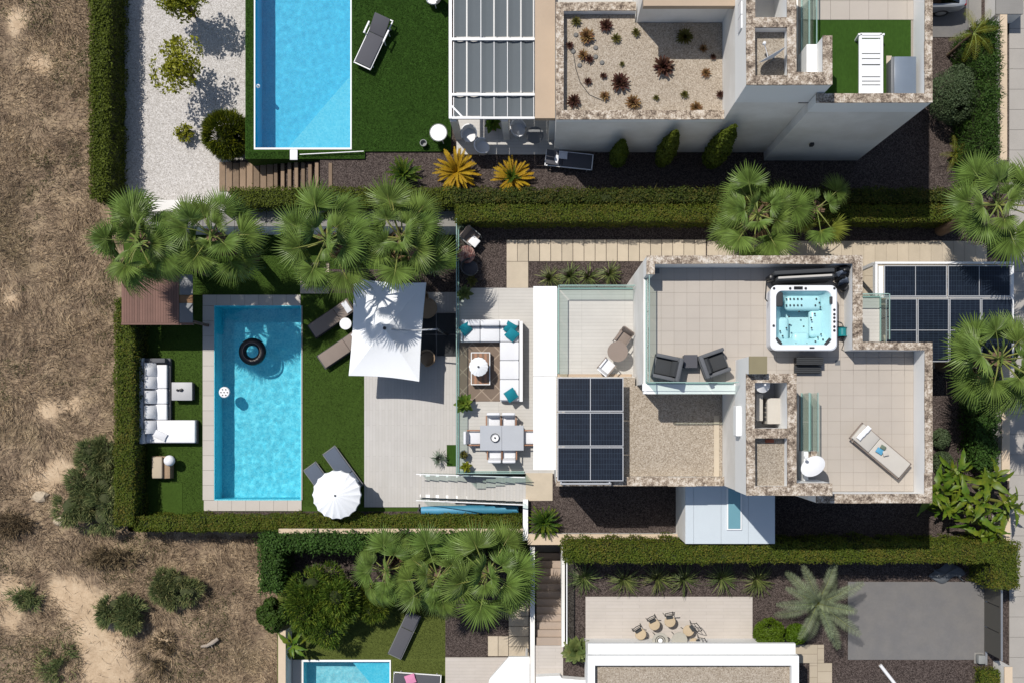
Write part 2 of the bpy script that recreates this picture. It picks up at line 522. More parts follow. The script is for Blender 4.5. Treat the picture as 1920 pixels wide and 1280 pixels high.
M['tree_leaf'] = foliage('garden tree leaf', C(92, 124, 42), .4, .35, .012, .6, .3, 1.6, yellow=C(136, 148, 52))
M['citrus'] = foliage('lemon tree leaf', C(160, 164, 50), .35, .4, .012, .5, .2, 1.5)
M['broom'] = foliage('spiky shrub leaf', C(84, 96, 22), .4, .3, .01, yellow=C(130, 130, 24))
M['scrub'] = foliage('scrub leaf', C(120, 134, 84, .75), .35, .35, .01, .8, .25, 1.0, yellow=C(152, 148, 98, .75))
M['scrub_dry'] = foliage('dry scrub twig', C(138, 120, 92), .35, .2, .006, .9, .3, 1.0)
M['drygrass'] = foliage('dry grass blade', C(164, 144, 120, .75), .45, .25, .004, .9, .35, .35, yellow=C(206, 184, 150, .75))
M['ball'] = foliage('ball shrub leaf', C(96, 124, 20), .35, .3, .01)
M['greybush'] = foliage('grey green bush leaf', C(96, 114, 78), .25, .3, .01)
M['banana'] = foliage('banana leaf', C(98, 128, 40), .3, .35, .02, .4, .25, 2.0, yellow=C(146, 156, 44))
M['strap'] = foliage('strap leaf', C(104, 120, 66), .35, .3, .015, .5, .2, 2, yellow=C(150, 158, 92))
M['agave'] = foliage('grey agave leaf', C(128, 142, 122), .25, .2, .01)
M['succ_green'] = foliage('succulent leaf', C(112, 108, 54), .4, .2, .02)
M['succ_red'] = foliage('reddish succulent leaf', C(98, 66, 54), .4, .2, .02)
M['succ_tan'] = foliage('dry succulent leaf', C(152, 118, 78), .4, .2, .02)
M['terracotta'] = plain('terracotta', C(190, 108, 76), .85, .12)
M['pot_grey'] = plain('grey pot', C(150, 152, 150), .7, .1)
M['pot_white'] = plain('white pot', C(226, 226, 222), .6, .06)
M['car'] = plain('silver car paint', C(206, 210, 214), .3, .03, metal=.2)
M['car_glass'] = plain('tinted car glass', C(20, 22, 26), .08, .05, spec=.8)
M['red_light'] = plain('tail light', C(150, 22, 24), .2)
M['rug'] = rug_mat('diamond rug')
M['sand'] = wasteland_mat('dry wasteland soil')
M['gate'] = plain('anthracite gate sheet', C(96, 94, 88), .5, .06)
M['tarp'] = plain('grey tarpaulin', C(104, 108, 112), .7, .2, 5, .06, 30, .2, 8)
M['rock'] = plain('pale rock', C(208, 190, 164), .9, .15, 5, .1, 30, .4, 20)
M['driftwood'] = plain('bleached wood', C(178, 164, 148), .9, .15, 8, .1, 30)

# ------------------------------------------------------------------ the setting: ground, terraces, pools
def struct(name, mb, mat, **kw):
    o = mb.build(name, mat, **kw)
    o['kind'] = 'structure'
    return o
def frame4(mb, o, h, z0, z1):
    """outer rect minus hole, world coordinates"""
    mb.box(o[0], o[1], z0, h[0], o[3], z1)
    mb.box(h[2], o[1], z0, o[2], o[3], z1)
    mb.box(h[0], o[1], z0, h[2], h[1], z1)
    mb.box(h[0], h[3], z0, h[2], o[3], z1)
    return mb

struct('ground', MB().box(-200, -200, -5.2, 200, 200, -5.0), M['sand'])

SAND = [(190, 1215, 48), (160, 1140, 46), (205, 1270, 50), (120, 1105, 30), (20, 1105, 34), (70, 905, 34), (112, 880, 26), (20, 1160, 26), (300, 1195, 26), (20, 560, 24), (70, 120, 26), (30, 40, 30), (90, 770, 24), (140, 760, 18)]
def sand_at(px, py):
    return min(1.0, sum(math.exp(-((px - a) ** 2 + (py - b) ** 2) / (r * r)) for a, b, r in SAND))
def waste_z(x, y):
    n = mnoise.noise(Vector((x * .25, y * .25, 3.1))) * .22 + mnoise.noise(Vector((x * .9, y * .9, 7.7))) * .08
    return -2.35 + n
def make_waste():
    st = .28
    xs = np.arange(-46, -7.0, st); ys = np.arange(-26, 34, st)
    V = []; S = []
    for y in ys:
        for x in xs:
            z = waste_z(x, y)
            V.append((x, y, z))
            s = (H - z) / F
            S.append(sand_at(x / s + CX, CY - y / s))
    nx = len(xs); Fc = []
    lim1 = (226 - CX) * 42.2 / F; lim2 = (524 - CX) * 42.2 / F; ylim = (CY - 994) * 42.2 / F
    for j in range(len(ys) - 1):
        for i in range(nx - 1):
            xm, ym = xs[i] + st, ys[j] + st
            if xm > (lim2 if ym < ylim else lim1) + st: continue
            Fc.append((j * nx + i, j * nx + i + 1, (j + 1) * nx + i + 1, (j + 1) * nx + i))
    o = raw_mesh('wasteland', np.array(V), np.array(Fc), M['sand'], smooth=True)
    a = o.data.attributes.new('sand', 'FLOAT', 'POINT')
    a.data.foreach_set('value', np.array(S, dtype=np.float32))
    o['kind'] = 'structure'
make_waste()

# terraces at house level (z = 0) carry the dark lava gravel
pl = [(600, 282), (846, 282), (846, -120), (2400, -120), (2400, 1500), (1056, 1500), (1056, 1012), (990, 1012), (990, 888), (857, 888), (857, 392), (600, 392)]
struct('lava_gravel_terrace', MB().pprism(pl, -5.0, 0.0), M['lava'])

# --- upper neighbour's garden
ZW = -1.6
struct('white_gravel_garden', MB().pbox(222, -120, 462, 378, -5.0, ZW), M['wgravel'])
oU = RC(460, -160, 845.5, 284, .1); hU = RC(476.5, -160, 659.5, 280, .1)
t = MB()
t.box(oU[0], oU[1], -5.0, hU[0], oU[3], .1)
t.box(hU[2], oU[1], -5.0, oU[2], oU[3], .1)
t.box(hU[0], oU[1], -5.0, hU[2], hU[1], .1)
struct('artificial_lawn', t, M['turf'])
tt = MB().pbox(460, 284.2, 684, 298, -5.0, .09)
struct('raised_turf_strip', tt, M['turf'])

def pool(label, hole, ztop, depth, mat, name='swimming_pool', step=None, rim=None, rimz=None, open_n=False, wave=1.0):
    x0, y0, x1, y1 = hole
    zf = ztop - depth
    e = thing(name, label, 'pool', ((x0 + x1) / 2, (y0 + y1) / 2, zf))
    b = MB()
    th = .12
    b.box(x0 + .002, y0 + .002, zf - .15, x1 - .002, y1 - .002, zf)
    # inner walls as thin slabs inside the hole
    b.box(x0 + .002, y0 + .002, zf, x0 + .03, y1 - .002, ztop - .004)
    b.box(x1 - .03, y0 + .002, zf, x1 - .002, y1 - .002, ztop - .004)
    b.box(x0 + .03, y0 + .002, zf, x1 - .03, y0 + .03, ztop - .004)
    b.box(x0 + .03, y1 - .03, zf, x1 - .03, y1 - .002, ztop - .004)
    b.build('basin', mat, e)
    if step:
        sb = MB()
        for k, s in enumerate(step): sb.prism(s, zf + .001, ztop - .35 - .28 * k)
        sb.build('corner_step', M['pool_step'], e)
    zw = ztop - .10
    st_ = .055
    nx, ny = max(2, int((x1 - x0 - .062) / st_)), max(2, int((y1 - y0 - .062) / st_))
    gx = np.linspace(x0 + .031, x1 - .031, nx + 1); gy = np.linspace(y0 + .031, y1 - .031, ny + 1)
    V = np.zeros(((nx + 1) * (ny + 1), 3)); k = 0
    c0 = np.array(e.location)
    for yy in gy:
        for xx in gx:
            q = Vector((xx * 2.6, yy * 2.6, 1.7))
            z = mnoise.noise(q) * .0075 + mnoise.noise(q * 2.1 + Vector((5, 0, 0))) * .003
            V[k] = (xx, yy, zw + z * wave); k += 1
    ii, jj = np.meshgrid(np.arange(nx), np.arange(ny))
    a_ = (jj * (nx + 1) + ii).ravel()
    wo = raw_mesh('water', V - c0, np.stack([a_, a_ + 1, a_ + nx + 2, a_ + nx + 1], 1), M['water'], e, smooth=True)
    wo.cycles.is_caustics_caster = True
    for ch in e.children:
        if ch.name.split('.')[0] in ('basin', 'corner_step'): ch.cycles.is_caustics_receiver = True
    if rim:
        rb = MB()
        r = rim
        rb.box(x0 - .001, y0 - r, ztop + .003, x0 + .05, y1 + r, ztop + .03)
        rb.box(x1 - .05, y0 - r, ztop + .003, x1 + .001, y1 + r, ztop + .03)
        rb.box(x0 + .05, y0 - r, ztop + .003, x1 - .05, y0 + .05, ztop + .03)
        if not open_n: rb.box(x0 + .05, y1 - .05, ztop + .003, x1 - .05, y1 + r, ztop + .03)
        rb.build('rim', M['white'], e)
    return e
hx0, hy0, hx1, hy1 = hU
pU = pool('bright blue rectangular pool in the artificial lawn behind the slatted awning', hU, .1, 1.5, M['pool_upper'],
     step=[[(hx1 - .04, hy0 + .04), (hx1 - .04, hy0 + 3.0), (hx1 - 2.6, hy0 + .04)]], rim=.02, open_n=True, wave=.55)

# sleeper steps down to the white gravel
st = thing('sleeper_steps', 'timber sleeper steps beside the dark gravel leading down to the white gravel', 'steps', W(515, 332, -1.6))
for i in range(17):
    f = i / 16
    px = 411 + f * 205
    zt = -1.55 + 1.6 * f
    wpx = 12.2 if i < 8 else 7.6
    b = MB()
    a = RC(px, 305 + rnd.uniform(-2, 2), px + wpx - .7, 359, zt)
    b.rbox(((a[0] + a[2]) / 2, (a[1] + a[3]) / 2, zt - .1), (a[2] - a[0], a[3] - a[1], .2), .015, 1)
    b.build('sleeper', M['sleeper'], st)
g = MB()
for i in range(9):
    f0 = i / 9
    a = RC(408 + f0 * 212, 300, 408 + (f0 + 1 / 9) * 212, 372, -1.6 + f0 * 1.55)
    g.box(a[0], a[1], -5.0, a[2], a[3], -1.66 + f0 * 1.58)
g.build('gravel_fill', M['lava'], st)

# --- main pool garden, z = -2
ZP = -2.0
oL = RC(232, 428, 857.3, 976, ZP); hL = RC(401.5, 573, 565, 937, ZP)
t = frame4(MB(), oL, hL, -5.0, ZP)
struct('pool_lawn', t, M['lawn'])
pM = pool('turquoise rectangular pool with the floating black ring in the lawn', hL, ZP + .04, 1.45, M['pool_main'],
          step=None)
cs = tag(new_empty('pool_coping', W(390, 755, ZP)), kind='structure')
def slab_row(parent, x0, y0, x1, y1, z, n, along, mat, th=.04, gap=.4, name='coping_slab', zb=None):
    for i in range(n):
        b = MB()
        if along == 'y':
            s = (y1 - y0) / n
            b.pbox(x0, y0 + i * s + gap / 2, x1, y0 + (i + 1) * s - gap / 2, (z - th) if zb is None else zb, z)
        else:
            s = (x1 - x0) / n
            b.pbox(x0 + i * s + gap / 2, y0, x0 + (i + 1) * s - gap / 2, y1, (z - th) if zb is None else zb, z)
        b.build(name, mat, parent)
slab_row(cs, 380, 573.4, 401.3, 937, ZP + .05, 13, 'y', M['coping_slab'])
slab_row(cs, 380, 553, 563.5, 573, ZP + .05, 7, 'x', M['coping_slab'])
slab_row(cs, 382, 937.4, 565.5, 957, ZP + .05, 7, 'x', M['coping_slab'])
slab_row(cs, 565.2, 573, 566.8, 937, ZP + .05, 4, 'y', M['coping_slab'])
struct('gravel_border', MB().pbox(382, 958, 990, 976, ZP + .004, ZP + .02), M['lava'])
struct('wood_deck', MB().pbox(683, 548, 855, 950, ZP + .004, ZP + .05), M['deck'])
struct('lower_landing', MB().pbox(855, 888, 990, 950, ZP - 3, ZP + .045), M['deck'])
struct('gravel_strip_under_palms', MB().pbox(617, 505, 857, 549.5, ZP + .004, ZP + .015), M['lava'])
sl = tag(new_empty('stepping_slabs', W(590, 530, ZP)), kind='structure')
for k in range(3):
    MB().pbox(563, 493 + k * 19.5, 617, 511.5 + k * 19.5, ZP + .004, ZP + .06).build('paving_slab', M['slab'], sl)
# retaining wall and raised walk between lawn and hedge
rw = thing('retaining_wall', 'long white retaining wall with a grey walkway on top behind the fan palms', 'wall', W(650, 420, -2))
a = RC(250, 375, 600, 424, 0.0)
MB().box(a[0], a[1], -5.0, a[2], a[3], -.05).build('wall', M['white_wall'], rw)
a2 = RC(600.2, 392.2, 856.6, 424, 0.0)
MB().box(a2[0], a2[1], -5.0, a2[2], a2[3] - .005, -.05).build('wall', M['white_wall'], rw)
for i in range(10):
    MB().pbox(262 + i * 59.4, 396, 262 + i * 59.4 + 58.6, 424.6, -.05, 0.02).build('walkway_slab', M['concrete'], rw)

# --- dining terrace and paths, z = 0
struct('dining_terrace', MB().pbox(857.5, 540, 1052, 887.5, -.02, .03), M['tile_h'])
pa = tag(new_empty('side_path', W(1140, 470, 0)), kind='structure')
for k in range(2):
    MB().pbox(950 + 20.4 * k, 450, 969.6 + 20.4 * k, 490, 0, .04).build('paving_slab', M['slab'], pa)
MB().pbox(950, 490.8, 990.4, 540, 0, .04).build('paving_slab', M['slab'], pa)
for k in range(16):
    MB().pbox(991.6 + k * 20.8, 449.5, 991.6 + k * 20.8 + 19.7, 490, 0, .04 + rnd.uniform(-.004, .004)).build('paving_slab', M['slab'], pa)
for k in range(25):
    MB().pbox(1326 + k * 21, 452, 1326 + k * 21 + 20.6, 500, 0, .03 + rnd.uniform(-.003, .003)).build('paving_slab', M['slab'], pa)
struct('carport_floor', MB().pbox(1600, 500.5, 1890, 690, 0, .03), M['paving'])
stp = struct('street_pavement', MB().pbox(1892, -120, 2300, 1500, 0, .02), M['concrete'])
for j in range(36):
    for i in range(2):
        MB().pbox(1892.5 + i * 38, -60 + j * 38, 1892.5 + i * 38 + 37.4, -60 + j * 38 + 37.4, .021, .05 + rnd.uniform(-.003, .003)).build('pavement_slab', M['pavement'], stp)
struct('neighbour_driveway', MB().pbox(1590, 1090, 1846, 1236, 0, .03), M['drive'])
struct('upper_driveway', MB().pbox(1748, -120, 1816, 70, 0, .03), M['drive'])
struct('upper_drive_edge', MB().pbox(1816.5, -120, 1840, 52, 0, .04), M['concrete'])
struct('neighbour_patio', MB().pbox(1098, 1118, 1411, 1300, 0, .05), M['patio'])
struct('neighbour_path', MB().pbox(1411.5, 1208, 1545, 1242, 0, .045), M['paving'])
struct('neighbour_path_south', MB().pbox(1518, 1242.5, 1560, 1500, 0, .04), M['paving'])

# --- southern neighbour's lower garden
ZS = -2.2
oS = RC(520, 986, 1003, 1500, ZS); hS = RC(567, 1237, 733, 1500, ZS)
t = MB()
t.box(oS[0], oS[1], -5.0, hS[0], oS[3], ZS)
t.box(hS[2], oS[1], -5.0, oS[2], oS[3], ZS)
t.box(hS[0], hS[3], -5.0, hS[2], oS[3], ZS)
struct('neighbour_lawn', t, M['olive_turf'])
x0, y0, x1, y1 = hS
pool('pale aqua pool at the bottom edge beside the olive lawn', (x0, y0 + .5, x1, y1), ZS + .02, 1.1, M['pool_south'],
     step=[[(x1 - .04, y1 - .04), (x1 - 1.7, y1 - .04), (x1 - .04, y1 - 2.0)]], rim=.03)
struct('neighbour_pool_edge', MB().pbox(548, 1236, 566.6, 1500, ZS + .004, ZS + .05), M['coping_slab'])
struct('neighbour_gravel', MB().pbox(835, 1000, 1003, 1231, ZS + .004, ZS + .03), M['lava'])
struct('planting_bed', MB().pbox(536, 1000, 780, 1120, ZS + .004, ZS + .025), M['lava'])
struct('neighbour_terrace', MB().pbox(835, 1231.6, 1003, 1500, ZS + .004, ZS + .06), M['patio'])
sl2 = tag(new_empty('neighbour_stepping_slabs', W(950, 1180, ZS)), kind='structure')
for (a, b, c, d) in [(915, 1192, 933.5, 1229), (934.5, 1192, 953, 1229), (954, 1212, 991, 1229), (954, 1193, 991, 1211), (954, 1174, 991, 1192), (954, 1155, 991, 1173), (954, 1136, 991, 1154), (954, 1117, 991, 1135)]:
    MB().pbox(a, b, c, d, ZS + .03, ZS + .08).build('paving_slab', M['slab'], sl2)
# stairwell of the southern neighbour
sw = thing('stone_stairs', 'pinkish stone stairs running down between two white walls beside the palms', 'stairs', W(1029, 1120, ZS))
for i in range(12):
    zt = -.02 - (11 - i) * .18
    b = MB()
    yy0 = 1036 + i * 14.4
    a = RC(1006, yy0, 1052.5, yy0 + 14.2, zt)
    b.box(a[0], a[1], -5.0, a[2], a[3] + .02 * 0, zt)
    b.build('step', M['stairstone'], sw)
MB().pbox(1003, 1008, 1055.5, 1035.6, -5, -2.19).build('bottom_landing', M['concrete'], sw)
struct('stair_landing', MB().pbox(1002, 1209.4, 1055.8, 1500, -5.0, .03), M['patio'])
wl = thing('stairwell_wall', 'white wall along the palm side of the stone stairs', 'wall', W(998, 1120, ZS))
MB().pbox(994, 1024, 1002.6, 1500, -5.0, .12).build('wall', M['white_wall'], wl)
wl = thing('stairwell_wall', 'white wall with a glass screen along the gravel side of the stone stairs', 'wall', W(1056, 1120, 0))
MB().pbox(1053, 1024, 1059, 1212, -5.0, .32).build('wall', M['white_wall'], wl)
MB().box(W(1061, 0).x, W(0, 1196).y, .02, W(1061, 0).x + .015, W(0, 1036).y, .9).build('glass_panel', M['glass'], wl)
MB().box(W(1061, 0).x - .01, W(0, 1196).y, .9, W(1061, 0).x + .03, W(0, 1036).y, .93).build('rail', M['white_metal'], wl)

# boundary walls
def wall(label, px, z0, z1, mat, name='boundary_wall', cap=None):
    x0, y0, x1, y1 = px
    a = RC(x0, y0, x1, y1, z1)
    e = thing(name, label, 'wall', ((a[0] + a[2]) / 2, (a[1] + a[3]) / 2, z0))
    MB().box(a[0], a[1], z0, a[2], a[3], z1 - .06).build('wall', M['white_wall'], e)
    MB().box(a[0] - .01, a[1] - .01, z1 - .06, a[2] + .01, a[3] + .01, z1).build('cap', mat, e)
    return e
wall('beige topped low wall between the two hedges south of the pool lawn', (523, 991, 980, 999), -5.0, -.6, M['beige_wall'])
wall('narrow white wall ending at the blue pool cover roller', (981, 936, 989.5, 1012), -5.0, .35, M['white'])
wall('white topped wall between dark gravel bed and clipped hedge', (990, 1001, 1286, 1020), 0, .45, M['beige_wall'])
wall('shaded beige wall behind the house above the clipped hedge', (1454, 1011, 1858, 1019), 0, .5, M['beige_wall'])
wall('beige wall beside the olive lawn at the bottom edge', (522, 1182, 535, 1420), -5.0, -1.1, M['beige_wall'])
wall('beige street wall behind the tall conifer hedge', (1876, 28, 1888, 300), 0, 1.2, M['beige_wall'])
wall('beige street wall beside the large leaning palm', (1879, 560, 1893, 900), 0, 1.0, M['beige_wall'])
wall('grey concrete street wall at the top right corner', (1868, -60, 1918, 26), 0, 1.0, M['concrete'])
wall('short beige wall end by the anthracite gate', (1884, 1250, 1898, 1300), 0, 1.0, M['beige_wall'])
wall('white pillar wall under the conifer corner of the street', (1880, 970, 1894, 1012), 0, .9, M['beige_wall'])

# ------------------------------------------------------------------ the two villas
ZB, ZL, ZF, ZPP, ZT = 2.9, 4.6, 6.6, 7.6, 8.4
XW, XE1, XE2, YN, YI, YS2, YS, XT, XTE = 3.40, 10.17, 12.36, 4.825, 2.11, -2.915, -2.60, 6.372, 7.89
TILE_ME = None
def tile_floor(parent, rects, z, pitch, x_or, y_or, mat, name='floor_tile', hole=None):
    global TILE_ME
    if TILE_ME is None:
        o = MB().box(0, 0, -.03, 1, 1, 0).build('floor_tile', mat)
        TILE_ME = o.data
        bpy.data.objects.remove(o)
    base = wloc(parent)
    xs = [r[0] for r in rects] + [r[2] for r in rects]; ys = [r[1] for r in rects] + [r[3] for r in rects]
    for i in range(math.floor((min(xs) - x_or) / pitch), math.ceil((max(xs) - x_or) / pitch)):
        for j in range(math.floor((min(ys) - y_or) / pitch), math.ceil((max(ys) - y_or) / pitch)):
            cx, cy = x_or + (i + .5) * pitch, y_or + (j + .5) * pitch
            if not any(r[0] < cx + .35 * pitch and cx - .35 * pitch < r[2] and r[1] < cy + .35 * pitch and cy - .35 * pitch < r[3] for r in rects): continue
            a0, a1 = max(min(xs), cx - pitch / 2), min(max(xs), cx + pitch / 2)
            b0, b1 = max(min(ys), cy - pitch / 2), min(max(ys), cy + pitch / 2)
            if hole and hole[0] < cx < hole[2] and hole[1] < cy < hole[3]: continue
            o = link_mesh(name, TILE_ME, parent)
            g = .0042
            o.location = Vector((a0 + g, b0 + g, z + rnd.uniform(-.001, .001))) - base
            o.scale = (a1 - a0 - 2 * g, b1 - b0 - 2 * g, 1)
def glass_run(parent, a, b, z0, h, n, rail=True, name='glass_panel'):
    a = Vector((a[0], a[1], 0)); b = Vector((b[0], b[1], 0))
    d = (b - a); L = d.length; d.normalize()
    for i in range(n):
        p = a + d * (L * i / n + .015); q = a + d * (L * (i + 1) / n - .015)
        m = MB()
        m.bar((p.x, p.y, z0 + h / 2), (q.x, q.y, z0 + h / 2), .014, h)
        m.build(name, M['glass'], parent)
    if rail:
        MB().bar((a.x, a.y, z0 + h + .012), (b.x, b.y, z0 + h + .012), .03, .024).build('rail', M['glass_edge'], parent)
        MB().bar((a.x, a.y, z0 + .03), (b.x, b.y, z0 + .03), .05, .06).build('base_channel', M['glass_edge'], parent)

def coping_run(x0, y0, x1, y1, z0, z1, off, parent, piece=.95):
    L = max(x1 - x0, y1 - y0); n = max(1, round(L / piece)); hor = (x1 - x0) > (y1 - y0)
    for i in range(n):
        f0, f1 = i / n, (i + 1) / n; g = .004
        dz = rnd.uniform(-.006, .006); s = rnd.uniform(-.008, .008)
        if hor: MB(off).box(x0 + (x1 - x0) * f0 + g, y0 + s, z0, x0 + (x1 - x0) * f1 - g, y1 + s, z1 + dz).build('coping', M['coping'], parent)
        else: MB(off).box(x0 + s, y0 + (y1 - y0) * f0 + g, z0, x1 + s, y0 + (y1 - y0) * f1 - g, z1 + dz).build('coping', M['coping'], parent)
def villa_shell(dy, label, upper):
    e = thing('villa', label, 'house', (6.5, 1.0 + dy, 0))
    off = (0, dy, 0)
    w = MB(off)
    foot = [(XW, YN), (XE1, YN), (XE1, YI), (XE2, YI), (XE2, YS2), (8.73, YS2), (8.73, YS), (XT, YS), (XT, .85), (XW, .85)]
    w.prism(foot, .0, 5.2)
    for r in [(XW, 1.11, XE1, YN), (XE1, 1.11, XE2, YI), (XW, .85, XT, 1.11), (8.73, YS2, XE2, YS), (8.40, YS, XE2, 1.11), (7.89, .45, 8.40, 1.11)]:
        w.box(r[0], r[1], 5.2, r[2], r[3], 6.52)
    w.box(XT, YS, 5.2, XTE, 1.11, 6.55)
    w.box(7.89, YS, 5.2, 8.40, -2.25, 6.52)
    w.build('wall', M['white_wall'], e)
    MB(off).box(XW, .52, 6.28, XT - .002, .85, 6.54).build('roof_overhang', M['pinkroof'] if upper else M['white'], e)
    # stair flight in the opening
    for i in range(7):
        y1 = .45 - i * .34
        MB(off).box(7.90, y1 - .34, 5.2, 8.39, y1 - .002, 6.42 - i * .17).build('stair_step', M['slab'], e)
    # low roof volume
    lw = MB(off)
    lw.box(.604, YS + .002, 0, 3.35, 1.15, 4.2)
    lw.box(3.35, YS + .002, 0, XT - .002, .84, 4.2)
    lw.build('low_wing', M['white_wall'], e)
    # parapets and coping
    par = [(XW, 4.59, XE1, YN), (XW, 4.255, XW + .235, 4.59), (9.885, 1.895, XE1, 4.59), (XE1, 1.895, XE2, YI), (12.145, YS2, XE2, 1.895), (8.73, YS2, 12.145, -2.65)]
    for r in par:
        MB(off).box(r[0], r[1], 6.521, r[2], r[3], ZPP - .06).build('parapet', M['white'], e)
        c = .012
        coping_run(r[0] - c, r[1] - c, r[2] + c, r[3] + c, ZPP - .06, ZPP, off, e)
    tow = [(XT, YS - .014, 6.617, 1.11), (7.63, YS - .014, XTE, 1.11), (6.617, .85, 7.63, 1.11), (6.617, -.85, 7.63, -.57), (6.617, YS - .014, 7.63, -2.35), (XTE, YS - .0145, 8.99, -2.25)]
    for k, r in enumerate(tow):
        MB(off).box(r[0], r[1], 6.552 if k < 5 else 6.53, r[2], r[3], ZT - .07).build('tower_wall', M['white'], e)
        coping_run(r[0] - .01, r[1] - .01, r[2] + .01, r[3] + .01, ZT - .07, ZT + k * .002, off, e)
    MB(off).box(6.617, -2.35, 6.56, 7.63, -.85, 7.95).build('tower_roof', M['rgravel_dark'], e)
    return e, off

vm, offm = villa_shell(0, 'white flat roofed villa with hot tub roof terrace and stair tower', False)
vu, offu = villa_shell(12.57, 'white flat roofed villa with a planted gravel roof and turf roof terrace', True)

# main villa: floors
fl = MB().box(XW + .02, .53, 6.541, 3.5, 4.2, 6.56).build('terrace_edge', M['white'], vm)
fm = MB().box(3.47, 1.115, 6.521, 9.88, 4.585, 6.593).build('terrace_floor', M['grout'], vm)
xo, yo = W(1213, 0, ZF).x + .05, W(0, 717, ZF).y
MB().box(8.45, -2.64, 6.521, 12.14, 1.114, 6.593).build('terrace_floor', M['grout'], vm)
tile_floor(fm, [(3.53, 1.12, 9.88, 4.585), (9.88, 1.12, 12.14, 1.89), (8.41, -2.64, 12.14, 1.115), (7.90, .46, 8.405, 1.115), (3.53, .86, 6.365, 1.115)], 6.6, .4145, xo, yo, M['tile'], hole=(6.5, -2.6, 8.43, .40))
MB().box(3.36, .62, 6.54, XT - .003, .85, 6.585).build('terrace_ledge', M['white'], vm)
gr = thing('glass_balustrade', 'glass balustrade along the west edge of the hot tub terrace', 'railing', (3.47, 2.5, 6.6))
glass_run(gr, (3.48, .88), (3.48, 4.24), 6.585, .95, 3)
gr = thing('glass_balustrade', 'glass balustrade behind the two dark rattan armchairs', 'railing', (4.9, .87, 6.6))
glass_run(gr, (3.50, .868), (6.30, .868), 6.60, .95, 3)
gr = thing('glass_balustrade', 'glass balustrade beside the roof stairs near the satellite dish', 'railing', (8.5, -.3, 6.6))
glass_run(gr, (8.50, -1.3), (8.50, .55), 6.62, .95, 2)
glass_run(gr, (8.78, -1.3), (8.78, .55), 6.62, .95, 1)
MB().box(8.405, -2.24, 6.602, 8.55, -1.32, 7.3).build('end_wall', M['white'], vm)
MB().box(8.56, -1.9, 6.602, 8.82, -1.32, 7.2).build('end_wall', M['white'], vm)
MB().box(8.55, -1.91, 7.2, 8.83, -1.31, 7.25).build('coping', M['coping'], vm)
# chimney pillar
ch = MB().box(W(1405, 0, 8.8).x, W(0, 700, 8.8).y, 6.6, W(1438, 0, 8.8).x, W(0, 668, 8.8).y, 8.75)
ch.build('chimney', M['white'], vm)
MB().pbox(1404.5, 667.5, 1438.5, 700.5, 8.751, 8.8).build('chimney_cap', plain('olive concrete', C(148, 138, 108), .9, .1), vm)
for (dx_, dy_) in ((9.6, 1.45), (8.75, -2.5), (3.75, 4.4)):
    MB().box(dx_, dy_, 6.598, dx_ + .16, dy_ + .16, 6.612).build('floor_drain', M['grey_metal'], vm)
# low roof
MB().box(.62, YS + .3, 4.2, 3.34, 1.14, 4.24).build('roof_gravel', M['rgravel'], vm)
MB().box(3.341, YS + .3, 4.2, XT - .004, .83, 4.24).build('roof_gravel', M['rgravel'], vm)
MB().box(.60, YS, 4.201, XT - .004, YS + .29, 4.55).build('low_parapet', M['white'], vm)
coping_run(.585, YS - .012, XT - .004, YS + .30, 4.55, 4.6, (0, 0, 0), vm)
MB().box(XT - .30, -2.3, 4.241, XT - .12, -.2, 4.27).build('roof_drain_strip', M['slab'], vm)
# white box frame on the tower wall
MB().rbox((XT - .05, -.35, 7.3), (.22, .95, .5), .02, 1).build('wall_box', M['white'], vm)
# west canopy, first floor balcony
cb = MB(); cb.pbox(1000, 537, 1044.5, 704.6, 2.72, 3.02); cb.pbox(1000, 705.4, 1041.5, 880, 2.72, 3.02)
cb.build('canopy', M['white'], vm)
for k in range(3): MB().tube([W(1008 + k, 560 + k * 135, 0), W(1008 + k, 560 + k * 135, 2.72)], .05, 8).build('canopy_post', M['white_metal'], vm)
a = RC(1045, 540, 1200, 706, 2.9)
bf = MB().box(a[0], 1.16, 2.5, XW - .003, a[3], 2.88)
bf.build('balcony_slab', M['white_wall'], vm)
MB().box(a[0] + .05, 1.17, 2.881, XW - .004, a[3] - .05, 2.91).build('balcony_floor', M['tile_h'], vm)
MB().box(a[0] - .0, a[1] - .02, 2.885, 3.34, a[1] + .10, 2.96).build('balcony_sill', M['pinkroof'], vm)
gl = thing('glass_balustrade', 'glass balustrade around the small bistro balcony', 'railing', (a[0], 3, 2.9))
glass_run(gl, (a[0] + .03, 1.3), (a[0] + .03, a[3] - .03), 2.91, 1.0, 3)
glass_run(gl, (a[0] + .06, a[3] - .03), (3.38, a[3] - .03), 2.91, 1.0, 2)
# ground floor under balcony
MB().box(.9, 1.17, 0, 3.39, 4.2, 2.49).build('ground_floor', M['white_wall'], vm)
# white annex with skylight, in roof panels
an = new_empty('roof_annex'); an.parent = vm
a = RC(1285, 905, 1453, 1018, 2.6)
axx = [a[0], a[0] + .30, W(1352, 0, 2.6).x, W(1403, 0, 2.6).x, a[2]]
ann = MB().box(a[0], a[1], 0, a[2], min(a[3], YS - .02), 2.56).build('annex_wall', M['white_wall'], vm)
for i in range(4):
    MB().box(axx[i] + .004, a[1] - .01, 2.561, axx[i + 1] - .004, YS - .02, 2.61).build('roof_panel', plain('pale blue white sheet', C(214, 224, 230), .5, .03), vm)
s = RC(1363, 915, 1391, 993, 2.7)
fr = MB().box(s[0], s[1], 2.612, s[2], min(s[3], YS - .03), 2.68).build('skylight', M['white_metal'], vm)
MB().box(s[0] + .05, s[1] + .05, 2.681, s[2] - .05, min(s[3], YS - .06), 2.695).build('pane', M['skyglass'], fr)
MB().pbox(1273, 905, 1285, 1000, 0, .06).build('kerb', M['slab'], vm)
bpy.data.objects.remove(an)
